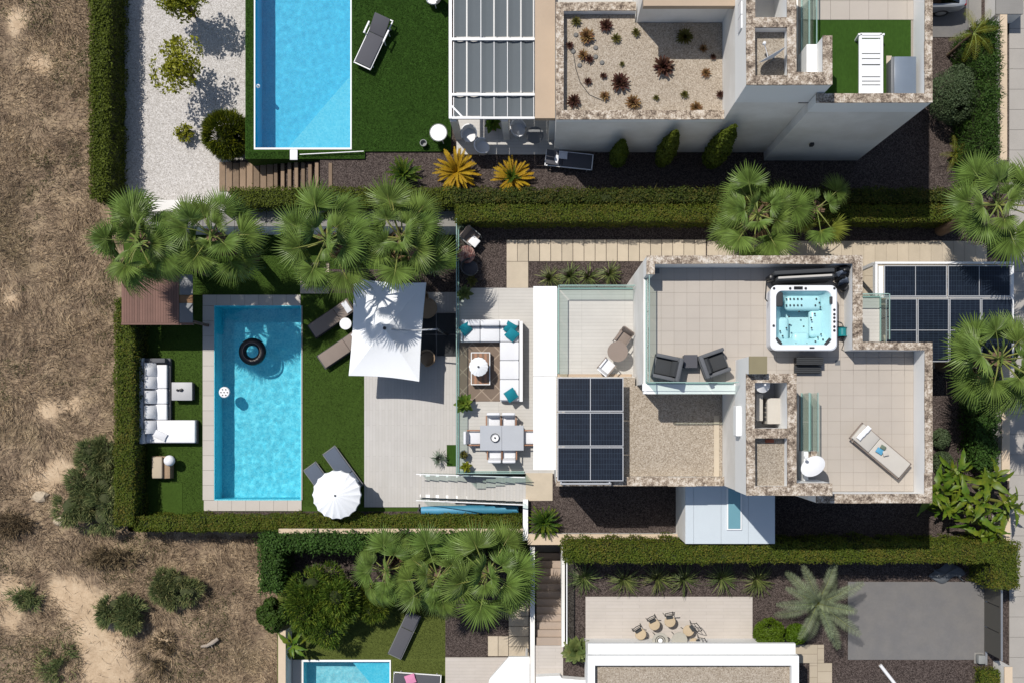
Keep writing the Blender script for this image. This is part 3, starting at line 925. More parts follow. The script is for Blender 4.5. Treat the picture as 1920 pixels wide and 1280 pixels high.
# east balcony with glass
MB().box(XE1 + .01, W(0, 640, 2.9).y, 2.6, W(1652, 0, 2.9).x, W(0, 556, 2.9).y, 2.9).build('balcony_slab', M['tile_h'], vm)
ge = thing('glass_balustrade', 'glass balustrade of the small balcony beside the carport panels', 'railing', (11.8, 3, 2.9))
xg = W(1650, 0, 2.9).x
glass_run(ge, (xg, W(0, 640, 2.9).y), (xg, W(0, 557, 2.9).y), 2.9, 1.0, 2)
glass_run(ge, (XE1 + .03, W(0, 557, 2.9).y), (xg - .03, W(0, 557, 2.9).y), 2.9, 1.0, 1)

# upper villa: turf terrace, tiles, planted roof
D = 12.57
ft = MB().box(8.42, -2.64 + D, 6.521, 12.14, 1.88 + D, 6.57).build('terrace_floor', M['grout'], vu)
MB().box(8.83, -2.64 + D, 6.571, W(1708, 0, ZF).x, W(0, 38, ZF).y, 6.60).build('terrace_turf', M['turf'], vu)
tile_floor(ft, [(8.45, W(0, 37.5, ZF).y, 12.14, 1.88 + D)], 6.6, .62, 8.83, W(0, 37.5, ZF).y, M['tile'])
MB().box(3.47, 1.115 + D, 6.521, 9.88, 4.585 + D, 6.56).build('terrace_floor', M['tile'], vu)
gr = thing('glass_balustrade', 'glass balustrade beside the stairs next to the turf roof terrace', 'railing', (8.6, D, 6.6))
glass_run(gr, (8.50, -1.1 + D), (8.50, 1.3 + D), 6.62, .95, 2)
glass_run(gr, (8.74, -1.1 + D), (8.74, 1.3 + D), 6.62, .95, 2)
MB().box(8.405, -2.24 + D, 6.53, 8.72, -1.12 + D, 7.65).build('end_wall', M['white'], vu)
MB().box(8.72, -2.24 + D, 6.53, 8.99, -1.12 + D, 8.33).build('end_wall', M['white'], vu)
MB().box(8.71, -2.24 + D, 8.33, 9.0, -1.11 + D, 8.39).build('coping', M['coping'], vu)
MB().box(.87, YS + .3 + D, 4.2, 3.34, 1.12 + D, 4.24).build('roof_gravel', M['rgravel'], vu)
MB().box(3.341, YS + .3 + D, 4.2, XT - .004, .83 + D, 4.24).build('roof_gravel', M['rgravel'], vu)
for r in [(.60, YS + D, XT - .004, YS + .29 + D), (.60, YS + .29 + D, .86, 1.40 + D), (.86, 1.13 + D, 3.35, 1.40 + D)]:
    MB().box(r[0], r[1], 4.19, r[2], r[3], 4.55).build('low_parapet', M['white'], vu)
    coping_run(r[0] - .012, r[1] - .012, r[2], r[3] + .012, 4.55, 4.6, (0, 0, 0), vu)
a = RC(1003, -100, 1044.5, 222, 3.2)
MB().box(a[0], a[1], 2.9, .585, a[3], 3.2).build('porch_roof', M['pinkroof'], vu)
MB().box(.60, 1.42 + D, 2.5, 3.39, 4.6 + D, 2.9).build('balcony_slab', M['tile_h'], vu)
for k in range(3):
    a = W(1380, 52 - k * 26, 7.2)
    MB().rbox((XT - .01, a.y, 7.45 - 0), (.06, .42, .55), .01, 1).build('wall_vent', M['white_metal'], vu)
# porch floor, posts and shaded wall
MB().pbox(856, -60, 1040, 290, 0.001, .05).build('porch_floor', M['tile_h'], vu)
for (px, py) in [(946, 222), (1036, 222), (850, 222)]:
    a = W(px, py, 2.6)
    MB().box(a.x - .12, a.y - .12, .05, a.x + .12, a.y + .12, 2.6).build('porch_post', M['white_wall'], vu)

# third villa at the bottom edge: parapet, gravel roof
v3 = thing('villa', 'white parapet and gravel roof of the house at the bottom edge', 'house', W(1300, 1300, 0))
a = RC(1102, 1229, 1498, 1600, 3.0)
MB().box(a[0] + .02, a[1], 0, a[2] - .02, a[3] - .02, 2.6).build('wall', M['white'], v3)
b = .26
MB().box(a[0], a[3] - .34, 2.6, a[2], a[3], 3.0).build('parapet', M['white'], v3)
MB().box(a[0] + .03, a[3] + .001, 2.42, a[2] - .03, a[3] + .36, 2.62).build('added_sun_ledge', M['white'], v3)  # ledge added to catch sun where the upright north face stays grey
MB().box(a[0], a[1], 2.6, a[0] + b, a[3] - .341, 3.0).build('parapet', M['white'], v3)
MB().box(a[2] - b, a[1], 2.6, a[2], a[3] - .341, 3.0).build('parapet', M['white'], v3)
MB().box(a[0] + b + .002, a[1], 2.601, a[2] - b - .002, a[3] - .343, 2.7).build('roof_gravel', M['rgravel'], v3)
MB().pprism([(1005, 1268), (1050, 1266), (1054, 1271), (1100, 1275), (1100, 1420), (1005, 1420)], .04, .5).build('white_wall', M['white'], v3)
v4 = thing('garden_canopy', 'white canopy corner beside the stone stairs at the bottom edge', 'canopy', W(960, 1260, -2))
MB().pprism([(954, 1231), (993, 1231), (993, 1420), (880, 1420), (918, 1272)], -.3, -.1).build('roof', M['white'], v4)
for (px, py) in [(987, 1236), (930, 1300)]:
    q = W(px, py, -.3)
    MB().tube([(q.x, q.y, ZS), (q.x, q.y, -.3)], .05).build('post', M['white_metal'], v4)

# terrace glass railing above the pool deck
gt = thing('glass_balustrade', 'long glass balustrade between dining terrace and pool deck', 'railing', W(858, 640, 0))
xg = W(858, 0, .5).x
glass_run(gt, (xg, W(0, 886, .5).y), (xg, W(0, 406, .5).y), .03, 1.0, 7)
gt2 = thing('glass_balustrade', 'glass balustrade at the top of the pool stairs beside the potted plants', 'railing', W(930, 886, 0))
glass_run(gt2, (xg + .05, W(0, 885, .5).y), (W(983, 0, .5).x, W(0, 885, .5).y), .03, 1.0, 2)

# pool stairs from dining terrace down to the deck
ps = thing('pool_stairs', 'pale stairs with open side leading from dining terrace down to pool deck', 'stairs', W(880, 915, -2))
xa, xb = W(985, 0, 0).x, W(790, 0, -2).x
y0 = W(0, 936, -.8).y; y1 = W(0, 890, -.8).y
for i in range(11):
    zt = -.0 - i * .178
    x1 = xa + (xb - xa) * i / 11; x0 = xa + (xb - xa) * (i + 1) / 11
    MB().box(x0, y0, zt - .14, x1 + .03, y1, zt).build('step', M['deck'], ps)
zz = MB()
zz.bar((xa, y0 + .06, -.22), (xb, y0 + .06, -2.0), .12, .25); zz.bar((xa, y1 - .06, -.22), (xb, y1 - .06, -2.0), .12, .25)
zz.build('stringer', M['white'], ps)
MB().pbox(986, 886, 1036, 938, -.02, .035).build('top_landing', M['slab'], ps)
for k, yy in enumerate((y0 - .05, y1 + .02)):
    g = MB()
    g.add([(xa, yy, .05), (xb, yy, -1.9), (xb, yy, -1.05), (xa, yy, .9), (xa, yy + .014, .05), (xb, yy + .014, -1.9), (xb, yy + .014, -1.05), (xa, yy + .014, .9)],
          [(0, 1, 2, 3), (7, 6, 5, 4), (0, 4, 5, 1), (1, 5, 6, 2), (2, 6, 7, 3), (3, 7, 4, 0)])
    g.build('glass_panel', M['glass'], ps)
    MB().bar((xa, yy, .92), (xb - .1, yy, -1.05), .035, .03).build('handrail', M['white_metal'], ps)

# carport with solar panels
cpk = thing('solar_carport', 'white framed carport roofed with dark solar panels beside the street', 'carport', W(1770, 590, 0))
ZC = 2.8
cb = MB()
cb.pbox(1641, 491, 1901, 495, ZC - .25, ZC + .02); cb.pbox(1641, 495.5, 1645.5, 690, ZC - .25, ZC + .02)
cb.pbox(1895.5, 497, 1901, 690, ZC - .25, ZC + .02); cb.pbox(1648, 556.5, 1895, 558.5, ZC - .2, ZC)
cb.build('frame', M['white_metal'], cpk)
MB().pbox(1647.5, 499, 1656, 556, ZC - .1, ZC - .02).build('gutter_panel', M['white'], cpk)
for (px, py) in [(1644, 493), (1898, 493), (1898, 676)]:
    q = W(px, py, ZC)
    MB().box(q.x - .06, q.y - .06, 0.03, q.x + .06, q.y + .06, ZC - .26).build('post', M['white_metal'], cpk)
def solar_panel(parent, cx, cy, z, horiz, L=2.26, Wd=1.12):
    e = new_empty('solar_panel'); e.parent = parent
    e.location = Vector((cx, cy, z)) - wloc(parent)
    e.rotation_euler = (0, 0, 0 if horiz else R_(90))
    b = MB()
    l, w = L / 2, Wd / 2
    b.box(-l, -w, -.035, l, -w + .03, .01); b.box(-l, w - .03, -.035, l, w, .01)
    b.box(-l, -w + .03, -.035, -l + .03, w - .03, .01); b.box(l - .03, -w + .03, -.035, l, w - .03, .01)
    b.box(-.012, -w + .03, -.03, .012, w - .03, .006)
    b.build('panel_frame', M['alu'], e, local=True)
    b = MB()
    b.box(-l + .03, -w + .03, -.03, -.012, w - .03, .004); b.box(.012, -w + .03, -.03, l - .03, w - .03, .004)
    b.build('cells', M['panel'], e, local=True)
for k in range(2):
    q = W(1716.5 + k * 119.5, 527, ZC + .05); solar_panel(cpk, q.x, q.y, ZC + .05, True)
for k in range(4):
    q = W(1690 + k * 59.8, 619, ZC + .05); solar_panel(cpk, q.x, q.y, ZC + .05, False)
arr = thing('solar_array', 'three solar panels on a white rack on the gravel roof beside the canopy', 'solar panels', W(1107, 805, 4.3))
ZA = 5.0
for k in range(3):
    q = W(1107, 739 + k * 65.2, ZA); solar_panel(arr, q.x, q.y, ZA, True, 2.24, 1.15)
rk = MB()
for px in (1052, 1143):
    q0 = W(px, 706, ZA); q1 = W(px, 907, ZA)
    rk.bar((q0.x, q0.y, ZA - .08), (q1.x, q1.y, ZA - .08), .05)
    for py in (712, 800, 900):
        q = W(px, py, ZA); rk.bar((q.x, q.y, 4.24), (q.x, q.y, ZA - .09), .05)
q0 = W(1050, 906, ZA - .1); q1 = W(1146, 906, ZA - .1)
rk.bar(q0, q1, .05)
rk.build('rack', M['alu'], arr)

# slatted awning of the upper villa
pg = thing('awning_pergola', 'white pergola with six grey fabric awning strips beside the artificial lawn', 'pergola', W(920, 120, 0))
ZG = 2.8
fr = MB()
fr.pbox(841.5, -120, 847, 222.5, ZG - .12, ZG); fr.pbox(847.2, 219, 1002.5, 223, ZG - .12, ZG)
for y in (-33, 71, 175): fr.pbox(847.2, y, 1002.5, y + 4.5, ZG - .02, ZG + .06)
q0 = W(844, 196, ZG - .05); q1 = W(868, 221, ZG - .05)
fr.bar(q0, q1, .06)
fr.build('frame', M['white_metal'], pg)
rx = [850.5, 875.4, 901.6, 926.3, 951.4, 976.7, 1000.5]
for x in rx: MB().pbox(x - .65, -120, x + .65, 218.8, ZG - .09, ZG - .03).build('rafter', M['alu'], pg)
for i in range(6):
    for (ya, yb) in ((-32, 70), (76, 174), (180, 218.5)):
        xs0, xs1 = rx[i] + 1.4, rx[i + 1] - 1.4
        n = 14; m = 6
        V = []; Fq = []
        for j in range(n + 1):
            f = j / n
            for k in range(m + 1):
                g = k / m
                z = ZG - .045 - .03 * math.sin(math.pi * g) - .02 * math.sin(math.pi * f) ** .6 + .008 * math.sin(2 * math.pi * 2 * g)
                z -= .05 * math.exp(-f * 14) * math.sin(math.pi * g)
                q = W(xs0 + (xs1 - xs0) * g, ya + (yb - ya) * f + (2.2 * math.sin(math.pi * g) if j == 0 else 0), ZG - .1)
                V.append((q.x, q.y, z))
        for j in range(n):
            for k in range(m):
                a = j * (m + 1) + k
                Fq.append((a, a + m + 1, a + m + 2, a + 1))
        b = MB(); b.add(V, Fq)
        b.build('awning_strip', M['sail'], pg, smooth=True)

# gate of the southern neighbour's drive
gt = thing('sliding_gate', 'anthracite sheet metal gate standing between driveway and street', 'gate', W(1850, 1160, 0))
for k in range(3):
    ya, yb = 1090 + k * 49, 1090 + (k + 1) * 49
    xx = W(1878, 0, 1.5).x
    MB().box(xx - .02, W(0, yb - 1, 1.5).y, .05, xx + .02, W(0, ya + 1, 1.5).y, 1.47).build('gate_panel', M['gate'], gt)
MB().box(W(1878, 0, 1.5).x - .03, W(0, 1238, 1.5).y, 1.471, W(1878, 0, 1.5).x + .03, W(0, 1089, 1.5).y, 1.53).build('top_rail', M['steel'], gt)
MB().box(W(1848, 0, 0).x - .04, W(0, 1245, 0).y, .031, W(1848, 0, 0).x + .04, W(0, 1085, 0).y, .07).build('ground_rail', M['steel'], gt)

# ------------------------------------------------------------------ vegetation
def leaf_quads(P, N, size, jit=.8, aspect=.55, sv=.35, bend=0.0):
    """small folded leaf quads at points P with normals N -> verts, faces"""
    n = len(P)
    N = N + rng.normal(0, jit, (n, 3))
    N /= np.linalg.norm(N, axis=1, keepdims=True) + 1e-9
    A = rng.normal(0, 1, (n, 3))
    U = np.cross(N, A); U /= np.linalg.norm(U, axis=1, keepdims=True) + 1e-9
    Vv = np.cross(N, U)
    s = size * (1 + rng.uniform(-sv, sv, (n, 1)))
    V = np.stack([P - U * s, P + Vv * s * aspect - U * s * .1, P + U * s - N * s * bend, P - Vv * s * aspect - U * s * .1], 1).reshape(-1, 3)
    Fq = np.arange(4 * n).reshape(n, 4)
    return V, Fq
def spray_tris(P, D, length, width, sv=.4):
    """thin pointed blades from P along D"""
    n = len(P)
    D = D / (np.linalg.norm(D, axis=1, keepdims=True) + 1e-9)
    A = rng.normal(0, 1, (n, 3))
    U = np.cross(D, A); U /= np.linalg.norm(U, axis=1, keepdims=True) + 1e-9
    l = length * (1 + rng.uniform(-sv, sv, (n, 1)))
    V = np.stack([P - U * width, P + D * l * .3 - U * width * .8, P + D * l, P + U * width], 1).reshape(-1, 3)
    return V, np.arange(4 * n).reshape(n, 4)

def vnoise(P, sc, seed=0.0):
    return np.array([mnoise.noise(Vector((p[0] * sc + seed, p[1] * sc, p[2] * sc))) for p in P])

def hedge(label, px, z0, z1, mat, dens0=420, size=.055, rough=.06, lump=.5, name='hedge', spiky=0.0, amp=1.0, round_=.12):
    """clipped hedge; px rectangle is the outline of its top in the photo"""
    dens = dens0 * 2.6; size = size * .72
    x0, y0, x1, y1 = RC(*px, z1)
    e = thing(name, label, 'hedge', ((x0 + x1) / 2, (y0 + y1) / 2, z0))
    o = np.array(e.location)
    ins = .09
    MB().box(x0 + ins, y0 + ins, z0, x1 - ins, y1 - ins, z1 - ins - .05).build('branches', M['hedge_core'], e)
    Ps, Ns = [], []
    def face(n, fn, nr):
        u, v = rng.random(n), rng.random(n)
        p = fn(u, v); Ps.append(p); Ns.append(np.tile(np.array(nr, float), (n, 1)))
    LX, LY, LZ = x1 - x0, y1 - y0, z1 - z0
    one = lambda n, c: np.full(n, c)
    nt = int(LX * LY * dens)
    face(nt, lambda u, v: np.stack([x0 + u * LX, y0 + v * LY, one(len(u), z1)], 1), (0, 0, 1))
    for s, nr in ((y0, (0, -1, .2)), (y1, (0, 1, .2))):
        face(int(LX * LZ * dens * .4), lambda u, v: np.stack([x0 + u * LX, one(len(u), s), z0 + v * LZ], 1), nr)
    for s, nr in ((x0, (-1, 0, .2)), (x1, (1, 0, .2))):
        face(int(LY * LZ * dens * .4), lambda u, v: np.stack([one(len(u), s), y0 + u * LY, z0 + v * LZ], 1), nr)
    P = np.concatenate(Ps); N = np.concatenate(Ns)
    # rounded shoulders, lumps and gaps between plants
    dx = np.minimum(P[:, 0] - x0, x1 - P[:, 0]); dy = np.minimum(P[:, 1] - y0, y1 - P[:, 1])
    e_ = np.clip(1 - np.minimum(dx, dy) / round_, 0, 1)
    top = N[:, 2] > .9
    P[top, 2] -= (e_[top] ** 2) * round_ * .6
    nn = vnoise(P, 1.6, 5.0) * lump + vnoise(P, 5.0, 9.0) * lump * .5
    P += N * (nn * .16 * amp - .02)[:, None]
    s_ = P[:, 0] if LX > LY else P[:, 1]
    gro = np.abs(np.sin(np.pi * s_ / .95 + 1.3 * np.sin(s_ * .7) + x0)) ** .45
    P += N * ((gro - .8) * .13 * lump)[:, None]
    P += rng.normal(0, rough * .5, P.shape)
    V, Fq = leaf_quads(P - o, N, size, .5)
    if spiky:
        k = int(nt * spiky)
        idx = rng.choice(len(P), k)
        D = N[idx] + rng.normal(0, .5, (k, 3)); D[:, 2] += .4
        V2, F2 = spray_tris(P[idx] - o, D, .2, .014)
        Fq = np.concatenate([Fq, F2 + len(V)]); V = np.concatenate([V, V2])
    raw_mesh('foliage', V, Fq, mat, e)
    return e

def bush(label, px, py, z0, rx, ry, h, mat, n=5000, size=.06, lobes=7, name='shrub', cat='shrub', group=None, spiky=0, seed=1, trunk=.0, sparse=0.0, blade=.22, lobe_r=(.38, .6), zc=None):
    """rounded plant made of leaf lobes; px,py is its middle as seen, rx ry px radii at mid height"""
    zm = z0 + (h * .55 if zc is None else zc)
    c = W(px, py, zm); s = mpp(zm); rx *= s; ry *= s
    e = thing(name, label, cat, (c.x, c.y, z0), group=group)
    r = random.Random(seed); g = np.random.default_rng(seed)
    if lobes == 1: L = [(0, 0, .5, 1.0)]
    else:
        L = [(0, 0, .5, .55)]
        for k in range(lobes - 1):
            a = 2 * math.pi * k / (lobes - 1) + r.uniform(-.3, .3)
            q = r.uniform(.35, .62)
            L.append((math.cos(a) * q, math.sin(a) * q, r.uniform(.35, .7), r.uniform(*lobe_r)))
    Ps, Ns = [], []
    for (lx, ly, lz, lr) in L:
        m = max(40, int(n * lr * lr / sum(q[3] ** 2 for q in L)))
        d = g.normal(0, 1, (m, 3)); d /= np.linalg.norm(d, axis=1, keepdims=True)
        d[:, 2] = np.abs(d[:, 2]) * np.sign(g.random(m) - .25)
        rad = (1 - np.abs(g.normal(0, .13 + sparse, m)))[:, None]
        p = np.stack([lx * rx + d[:, 0] * lr * rx, ly * ry + d[:, 1] * lr * ry, trunk + (h - trunk) * lz + d[:, 2] * lr * (h - trunk) * .5], 1) * 1.0
        ctr = np.array([lx * rx, ly * ry, trunk + (h - trunk) * lz])
        p = ctr + (p - ctr) * rad
        Ps.append(p); Ns.append(d)
    P = np.concatenate(Ps); N = np.concatenate(Ns)
    k = P[:, 2] > .02
    P, N = P[k], N[k]
    nn = vnoise(P, 2.2 / max(.4, min(rx, ry)), seed * 1.7)
    keep = nn > (-.32 if not sparse else -.12)
    P, N = P[keep] + N[keep] * (nn[keep] * .12 * min(rx, ry))[:, None], N[keep]
    if spiky:
        D = N + g.normal(0, .35, N.shape); D[:, 2] += .25
        V, Fq = spray_tris(P, D, blade, .02)
    else:
        V, Fq = leaf_quads(P, N, size)
    raw_mesh('crown', V, Fq, mat, e)
    b = MB()
    if sparse < .2 and not trunk > .8:
        for (lx, ly, lz, lr) in L:
            prof = []
            hz = (h - trunk) * .5 * lr * .48
            for q in range(7):
                t_ = math.pi * q / 6
                prof.append((max(.001, math.sin(t_)) * lr * .48, -math.cos(t_) * hz))
            bb = MB().lathe(prof, (0, 0, 0), 10)
            b.add([(v.x * rx + lx * rx, v.y * ry + ly * ry, v.z + trunk + (h - trunk) * lz) for v in bb.v], bb.f)
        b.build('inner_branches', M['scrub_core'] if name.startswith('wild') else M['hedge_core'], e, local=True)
        b = MB()
    for k in range(4 if trunk < .3 else 7):
        a = r.uniform(0, 6.28); q = r.uniform(.3, .7)
        b.tube([(0, 0, 0), (math.cos(a) * rx * q * .3, math.sin(a) * ry * q * .3, max(trunk, h * .3)), (math.cos(a) * rx * q, math.sin(a) * ry * q, h * .75)], [.05 if trunk else .03, .035 if trunk else .02, .008], 5)
    b.build('trunk', M['bark'], e, local=True)
    return e

# --- fan palms
def fan_mesh(name, seed, R=.78, L=.95, droop=.25, segs=34, span=112, tipdroop=.22):
    """one fan leaf: arched petiole, pleated segments each folded along its own rib, free drooping tips"""
    r = random.Random(seed)
    V, Fc = [], []
    z_at = lambda x: .20 * math.sin(min(1, x / L) * 1.5) - droop * (x / L) ** 2 * .3
    cx, cz = L, z_at(L)
    def pt(a, q, lift=0.0):
        x = math.cos(a) * q; y = math.sin(a) * q
        z = cz + lift - droop * q * q * .7 - .16 * droop * abs(math.sin(a)) * q + .16 * abs(y) * (1 - .8 * droop) - .06 * max(0, -x)
        return (cx + x * (1 - .15 * droop * q), y, z)
    da = R_(2 * span) / segs
    for k in range(segs):
        a = R_(-span) + da * (k + .5)
        ln = R * r.uniform(.9, 1.08) * (1 - .2 * abs(a / R_(span)) ** 2)
        split = ln * r.uniform(.5, .62)
        h = da * .5
        tw = r.uniform(-.06, .06)
        lift = .022 + r.uniform(-.006, .006)
        i = len(V)
        tip = list(pt(a + tw, ln)); tip[2] -= tipdroop * r.uniform(.25, 1.0)
        m = list(pt(a + tw * .5, ln * .84, .01)); m[2] -= tipdroop * .22
        ws = .013 / (ln * .84)
        ml = list(pt(a + tw * .5 - ws, ln * .84)); mr = list(pt(a + tw * .5 + ws, ln * .84))
        ml[2] -= tipdroop * .25; mr[2] -= tipdroop * .25
        V += [pt(a, .03), pt(a - h, split * .55), pt(a, split * .55, lift), pt(a + h, split * .55),
              pt(a - h, split), pt(a, split, lift), pt(a + h, split), tuple(ml), tuple(m), tuple(mr), tuple(tip)]
        Fc += [(i, i + 1, i + 2), (i, i + 2, i + 3), (i + 1, i + 4, i + 5, i + 2), (i + 2, i + 5, i + 6, i + 3),
               (i + 4, i + 7, i + 8, i + 5), (i + 5, i + 8, i + 9, i + 6), (i + 7, i + 10, i + 8), (i + 8, i + 10, i + 9)]
    me = bpy.data.meshes.new(name)
    n0 = len(V)
    pts = [(L * t_, 0, z_at(L * t_)) for t_ in (0, .25, .5, .75, 1.0)] + [pt(0, R * .3, .02)]
    pb = MB().tube(pts, [.036, .028, .022, .018, .015, .004], 5)
    V += [tuple(v) for v in pb.v]
    nf = len(Fc)
    Fc += [tuple(i + n0 for i in f) for f in pb.f]
    me.from_pydata(V, [], Fc)
    me.materials.append(M['frond']); me.materials.append(M['petiole'])
    me.polygons.foreach_set('material_index', [0] * nf + [1] * (len(Fc) - nf))
    me.update()
    return me
FANS = [fan_mesh('frond_mesh', 10 + k, R=.82 + .06 * (k % 3), L=.8 + .16 * (k % 4), droop=(.1, .35, .6, .2, .45, .75)[k], tipdroop=(.06, .16, .3, .1, .22, .36)[k], segs=32 + 2 * (k % 3)) for k in range(6)]

def trunk_mb(h, r0, r1, lean=(0, 0), rings=True, seed=0):
    r = random.Random(seed)
    pts, rad = [], []
    n = max(8, int(h / .12))
    for i in range(n + 1):
        f = i / n
        pts.append((lean[0] * f * f, lean[1] * f * f, h * f))
        rad.append((r0 + (r1 - r0) * f) * (1 + (.08 if i % 2 else -.03) + r.uniform(-.02, .02)) * (1.35 if f > .9 else 1))
    return MB().tube(pts, rad, 12)

def fan_palm(label, px, py, zc, zb, n0=24, scale0=1.0, seed=1, lean=(0, 0), r0=.22, pitchr=(-30, 80), yellow=0):
    n = int(n0 * (.78 + .07 * (seed * 5 % 4))); scale = scale0 * (.95 + .04 * (seed * 3 % 4))
    c = W(px, py, zc)
    e = thing('fan_palm', label, 'palm', (c.x - lean[0], c.y - lean[1], zb), group='fan palms around the villas')
    h = zc - zb
    tk = trunk_mb(h, r0, r0 * .68, lean, seed=seed)
    r = random.Random(seed * 31)
    for k in range(n):
        f = (k + .5) / n
        az = k * 2.39996 + r.uniform(-.4, .4)
        pitch = pitchr[1] + (pitchr[0] - pitchr[1]) * f ** .6 + r.uniform(-12, 12)
        me = FANS[r.choice([0, 3, 1]) if f < .4 else r.choice([1, 2, 4, 5])]
        o = link_mesh('frond', me, e)
        s = scale * (r.uniform(.6, .85) if f < .2 else r.uniform(.82, 1.15))
        o.matrix_local = Matrix.Translation((lean[0], lean[1], h + r.uniform(-.1, .08))) @ Matrix.Rotation(az, 4, 'Z') @ Matrix.Rotation(-R_(pitch), 4, 'Y') @ Matrix.Rotation(r.uniform(-.55, .55), 4, 'X') @ Matrix.Scale(s, 4)
        if yellow and k >= n - yellow:
            o.material_slots[0].link = 'OBJECT'; o.material_slots[0].material = M['frond_y']
    for k in range(r.choice([1, 2, 3])):
        o = link_mesh('dead_frond', FANS[5], e)
        o.matrix_local = Matrix.Translation((lean[0], lean[1], h - .15)) @ Matrix.Rotation(r.uniform(0, 6.28), 4, 'Z') @ Matrix.Rotation(R_(r.uniform(35, 60)), 4, 'Y') @ Matrix.Rotation(r.uniform(-.5, .5), 4, 'X') @ Matrix.Scale(scale * .85, 4)
        o.material_slots[0].link = 'OBJECT'; o.material_slots[0].material = M['frond_dead']
    # old leaf bases
    b = tk
    for k in range(14):
        a = r.uniform(0, 6.28); z = h - r.uniform(.05, .5)
        p = Vector((lean[0] + math.cos(a) * r0 * .8, lean[1] + math.sin(a) * r0 * .8, z))
        b.bar(p, p + Vector((math.cos(a) * .22, math.sin(a) * .22, .16)), .05, .02)
    b.build('trunk', M['trunk'], e, smooth=True, local=True)
    return e

def pinnate_mesh(name, seed, L=1.0, n=24, leaf=.2, droop=.5, width=.012, mats=('feather', 'petiole'), vee=.5, rise=.35):
    r = random.Random(seed)
    V, Fc, mi = [], [], []
    def ax(t_): return Vector((L * t_ * (1 - .12 * droop * t_), 0, L * (rise * t_ - droop * t_ * t_)))
    for k in range(n):
        t_ = .14 + .86 * k / (n - 1)
        p = ax(t_); d = (ax(min(1, t_ + .02)) - ax(t_ - .02)).normalized()
        ll = leaf * (math.sin(math.pi * (.15 + .8 * t_)) ** .6) * r.uniform(.85, 1.1)
        for s in (-1, 1):
            out = (d * .55 + Vector((0, s * .85, vee * .6))).normalized()
            q = p + out * ll; q.z -= ll * .22
            w = d * width
            i0 = len(V)
            m = p + out * ll * .5
            V += [p - w, p + w, m + w * 1.2, q, m - w * 1.2]
            Fc.append((i0, i0 + 1, i0 + 2, i0 + 3, i0 + 4)); mi.append(0)
    pb = MB().tube([ax(t_) for t_ in (0, .25, .5, .75, 1)], [.018, .014, .01, .006, .003], 4)
    n0 = len(V); V += pb.v
    for f in pb.f: Fc.append(tuple(i + n0 for i in f)); mi.append(1)
    me = bpy.data.meshes.new(name)
    me.from_pydata([tuple(v) for v in V], [], Fc)
    for m in mats: me.materials.append(M[m])
    me.polygons.foreach_set('material_index', mi)
    return me

def rosette(name, label, cat, px, py, z0, zc, meshes, n, scale=1.0, seed=1, pitchr=(-10, 80), group=None, r0=.14, trunk='trunk', part='frond'):
    c = W(px, py, zc)
    e = thing(name, label, cat, (c.x, c.y, z0), group=group)
    h = zc - z0
    if h > .05: trunk_mb(h, r0, r0 * .85, seed=seed).build('trunk', M[trunk], e, smooth=True, local=True)
    r = random.Random(seed * 17 + 3)
    for k in range(n):
        f = (k + .5) / n
        o = link_mesh(part, meshes[r.randrange(len(meshes))], e)
        az = k * 2.39996 + r.uniform(-.2, .2)
        pitch = pitchr[1] + (pitchr[0] - pitchr[1]) * f ** .7 + r.uniform(-6, 6)
        o.matrix_local = Matrix.Translation((0, 0, h)) @ Matrix.Rotation(az, 4, 'Z') @ Matrix.Rotation(-R_(pitch), 4, 'Y') @ Matrix.Scale(scale * r.uniform(.82, 1.08), 4)
    return e

# hedges
hedge('tall clipped hedge between dry wasteland and white gravel garden', (168, -70, 203, 372), -2.3, .2, M['conifer_y'], 420, .06, .1, .9, spiky=.25)
hedge('clipped hedge along the west side of the pool lawn', (213, 560, 251, 985), -2.2, -.5, M['hedge_box'], 420, .05, .06, .6, spiky=.05)
hedge('clipped hedge along the south side of the pool lawn', (252, 967, 979, 995), -2.2, -.75, M['hedge_box'], 480, .05, .06, .8)
hedge('thin hedge north of the walkway behind the palms', (430, 352, 852, 386), -1.5, 1.0, M['conifer_y'], 400, .05, .08, .7)
hedge('smooth wide clipped hedge along the sleeper path', (854, 383, 1806, 414), 0, 1.55, M['hedge_box'], 480, .045, .05, .45)
hedge('rough shaded hedge row behind the smooth wide hedge', (850, 354, 1806, 381), 0, 1.5, M['hedge_dark'], 420, .055, .1, 1.0, spiky=.05)
hedge('clipped boundary hedge above the bottom patio chairs', (1060, 1018, 1868, 1054), .0, 2.45, M['hedge_box'], 460, .05, .07, .9)
hedge('square clipped hedge corner beside the sliding gate', (1860, 1018, 1914, 1104), .0, 2.2, M['hedge_box'], 440, .05, .08, .9)
hedge('dark bushy conifer hedge along the north of the olive lawn', (500, 1002, 985, 1030), -2.3, -.2, M['conifer'], 420, .07, .16, 1.3, spiky=.2)
hedge('dark conifer hedge at the corner of wasteland and olive lawn', (487, 1006, 524, 1108), -2.4, -.2, M['conifer'], 420, .07, .16, 1.3, spiky=.2)
hedge('tall shaggy conifer hedge along the street wall', (1836, 40, 1874, 296), 0, 2.3, M['conifer'], 420, .05, .14, 1.6, spiky=1.2)
hedge('shaded conifer hedge behind the street wall near the leaning palm', (1833, 700, 1868, 875), 0, 1.4, M['conifer'], 380, .07, .16, 1.3, spiky=.3)
hedge('low hedge strip at the bottom right corner by the gate', (1840, 1258, 1884, 1310), 0, .7, M['hedge_box'], 420, .05)

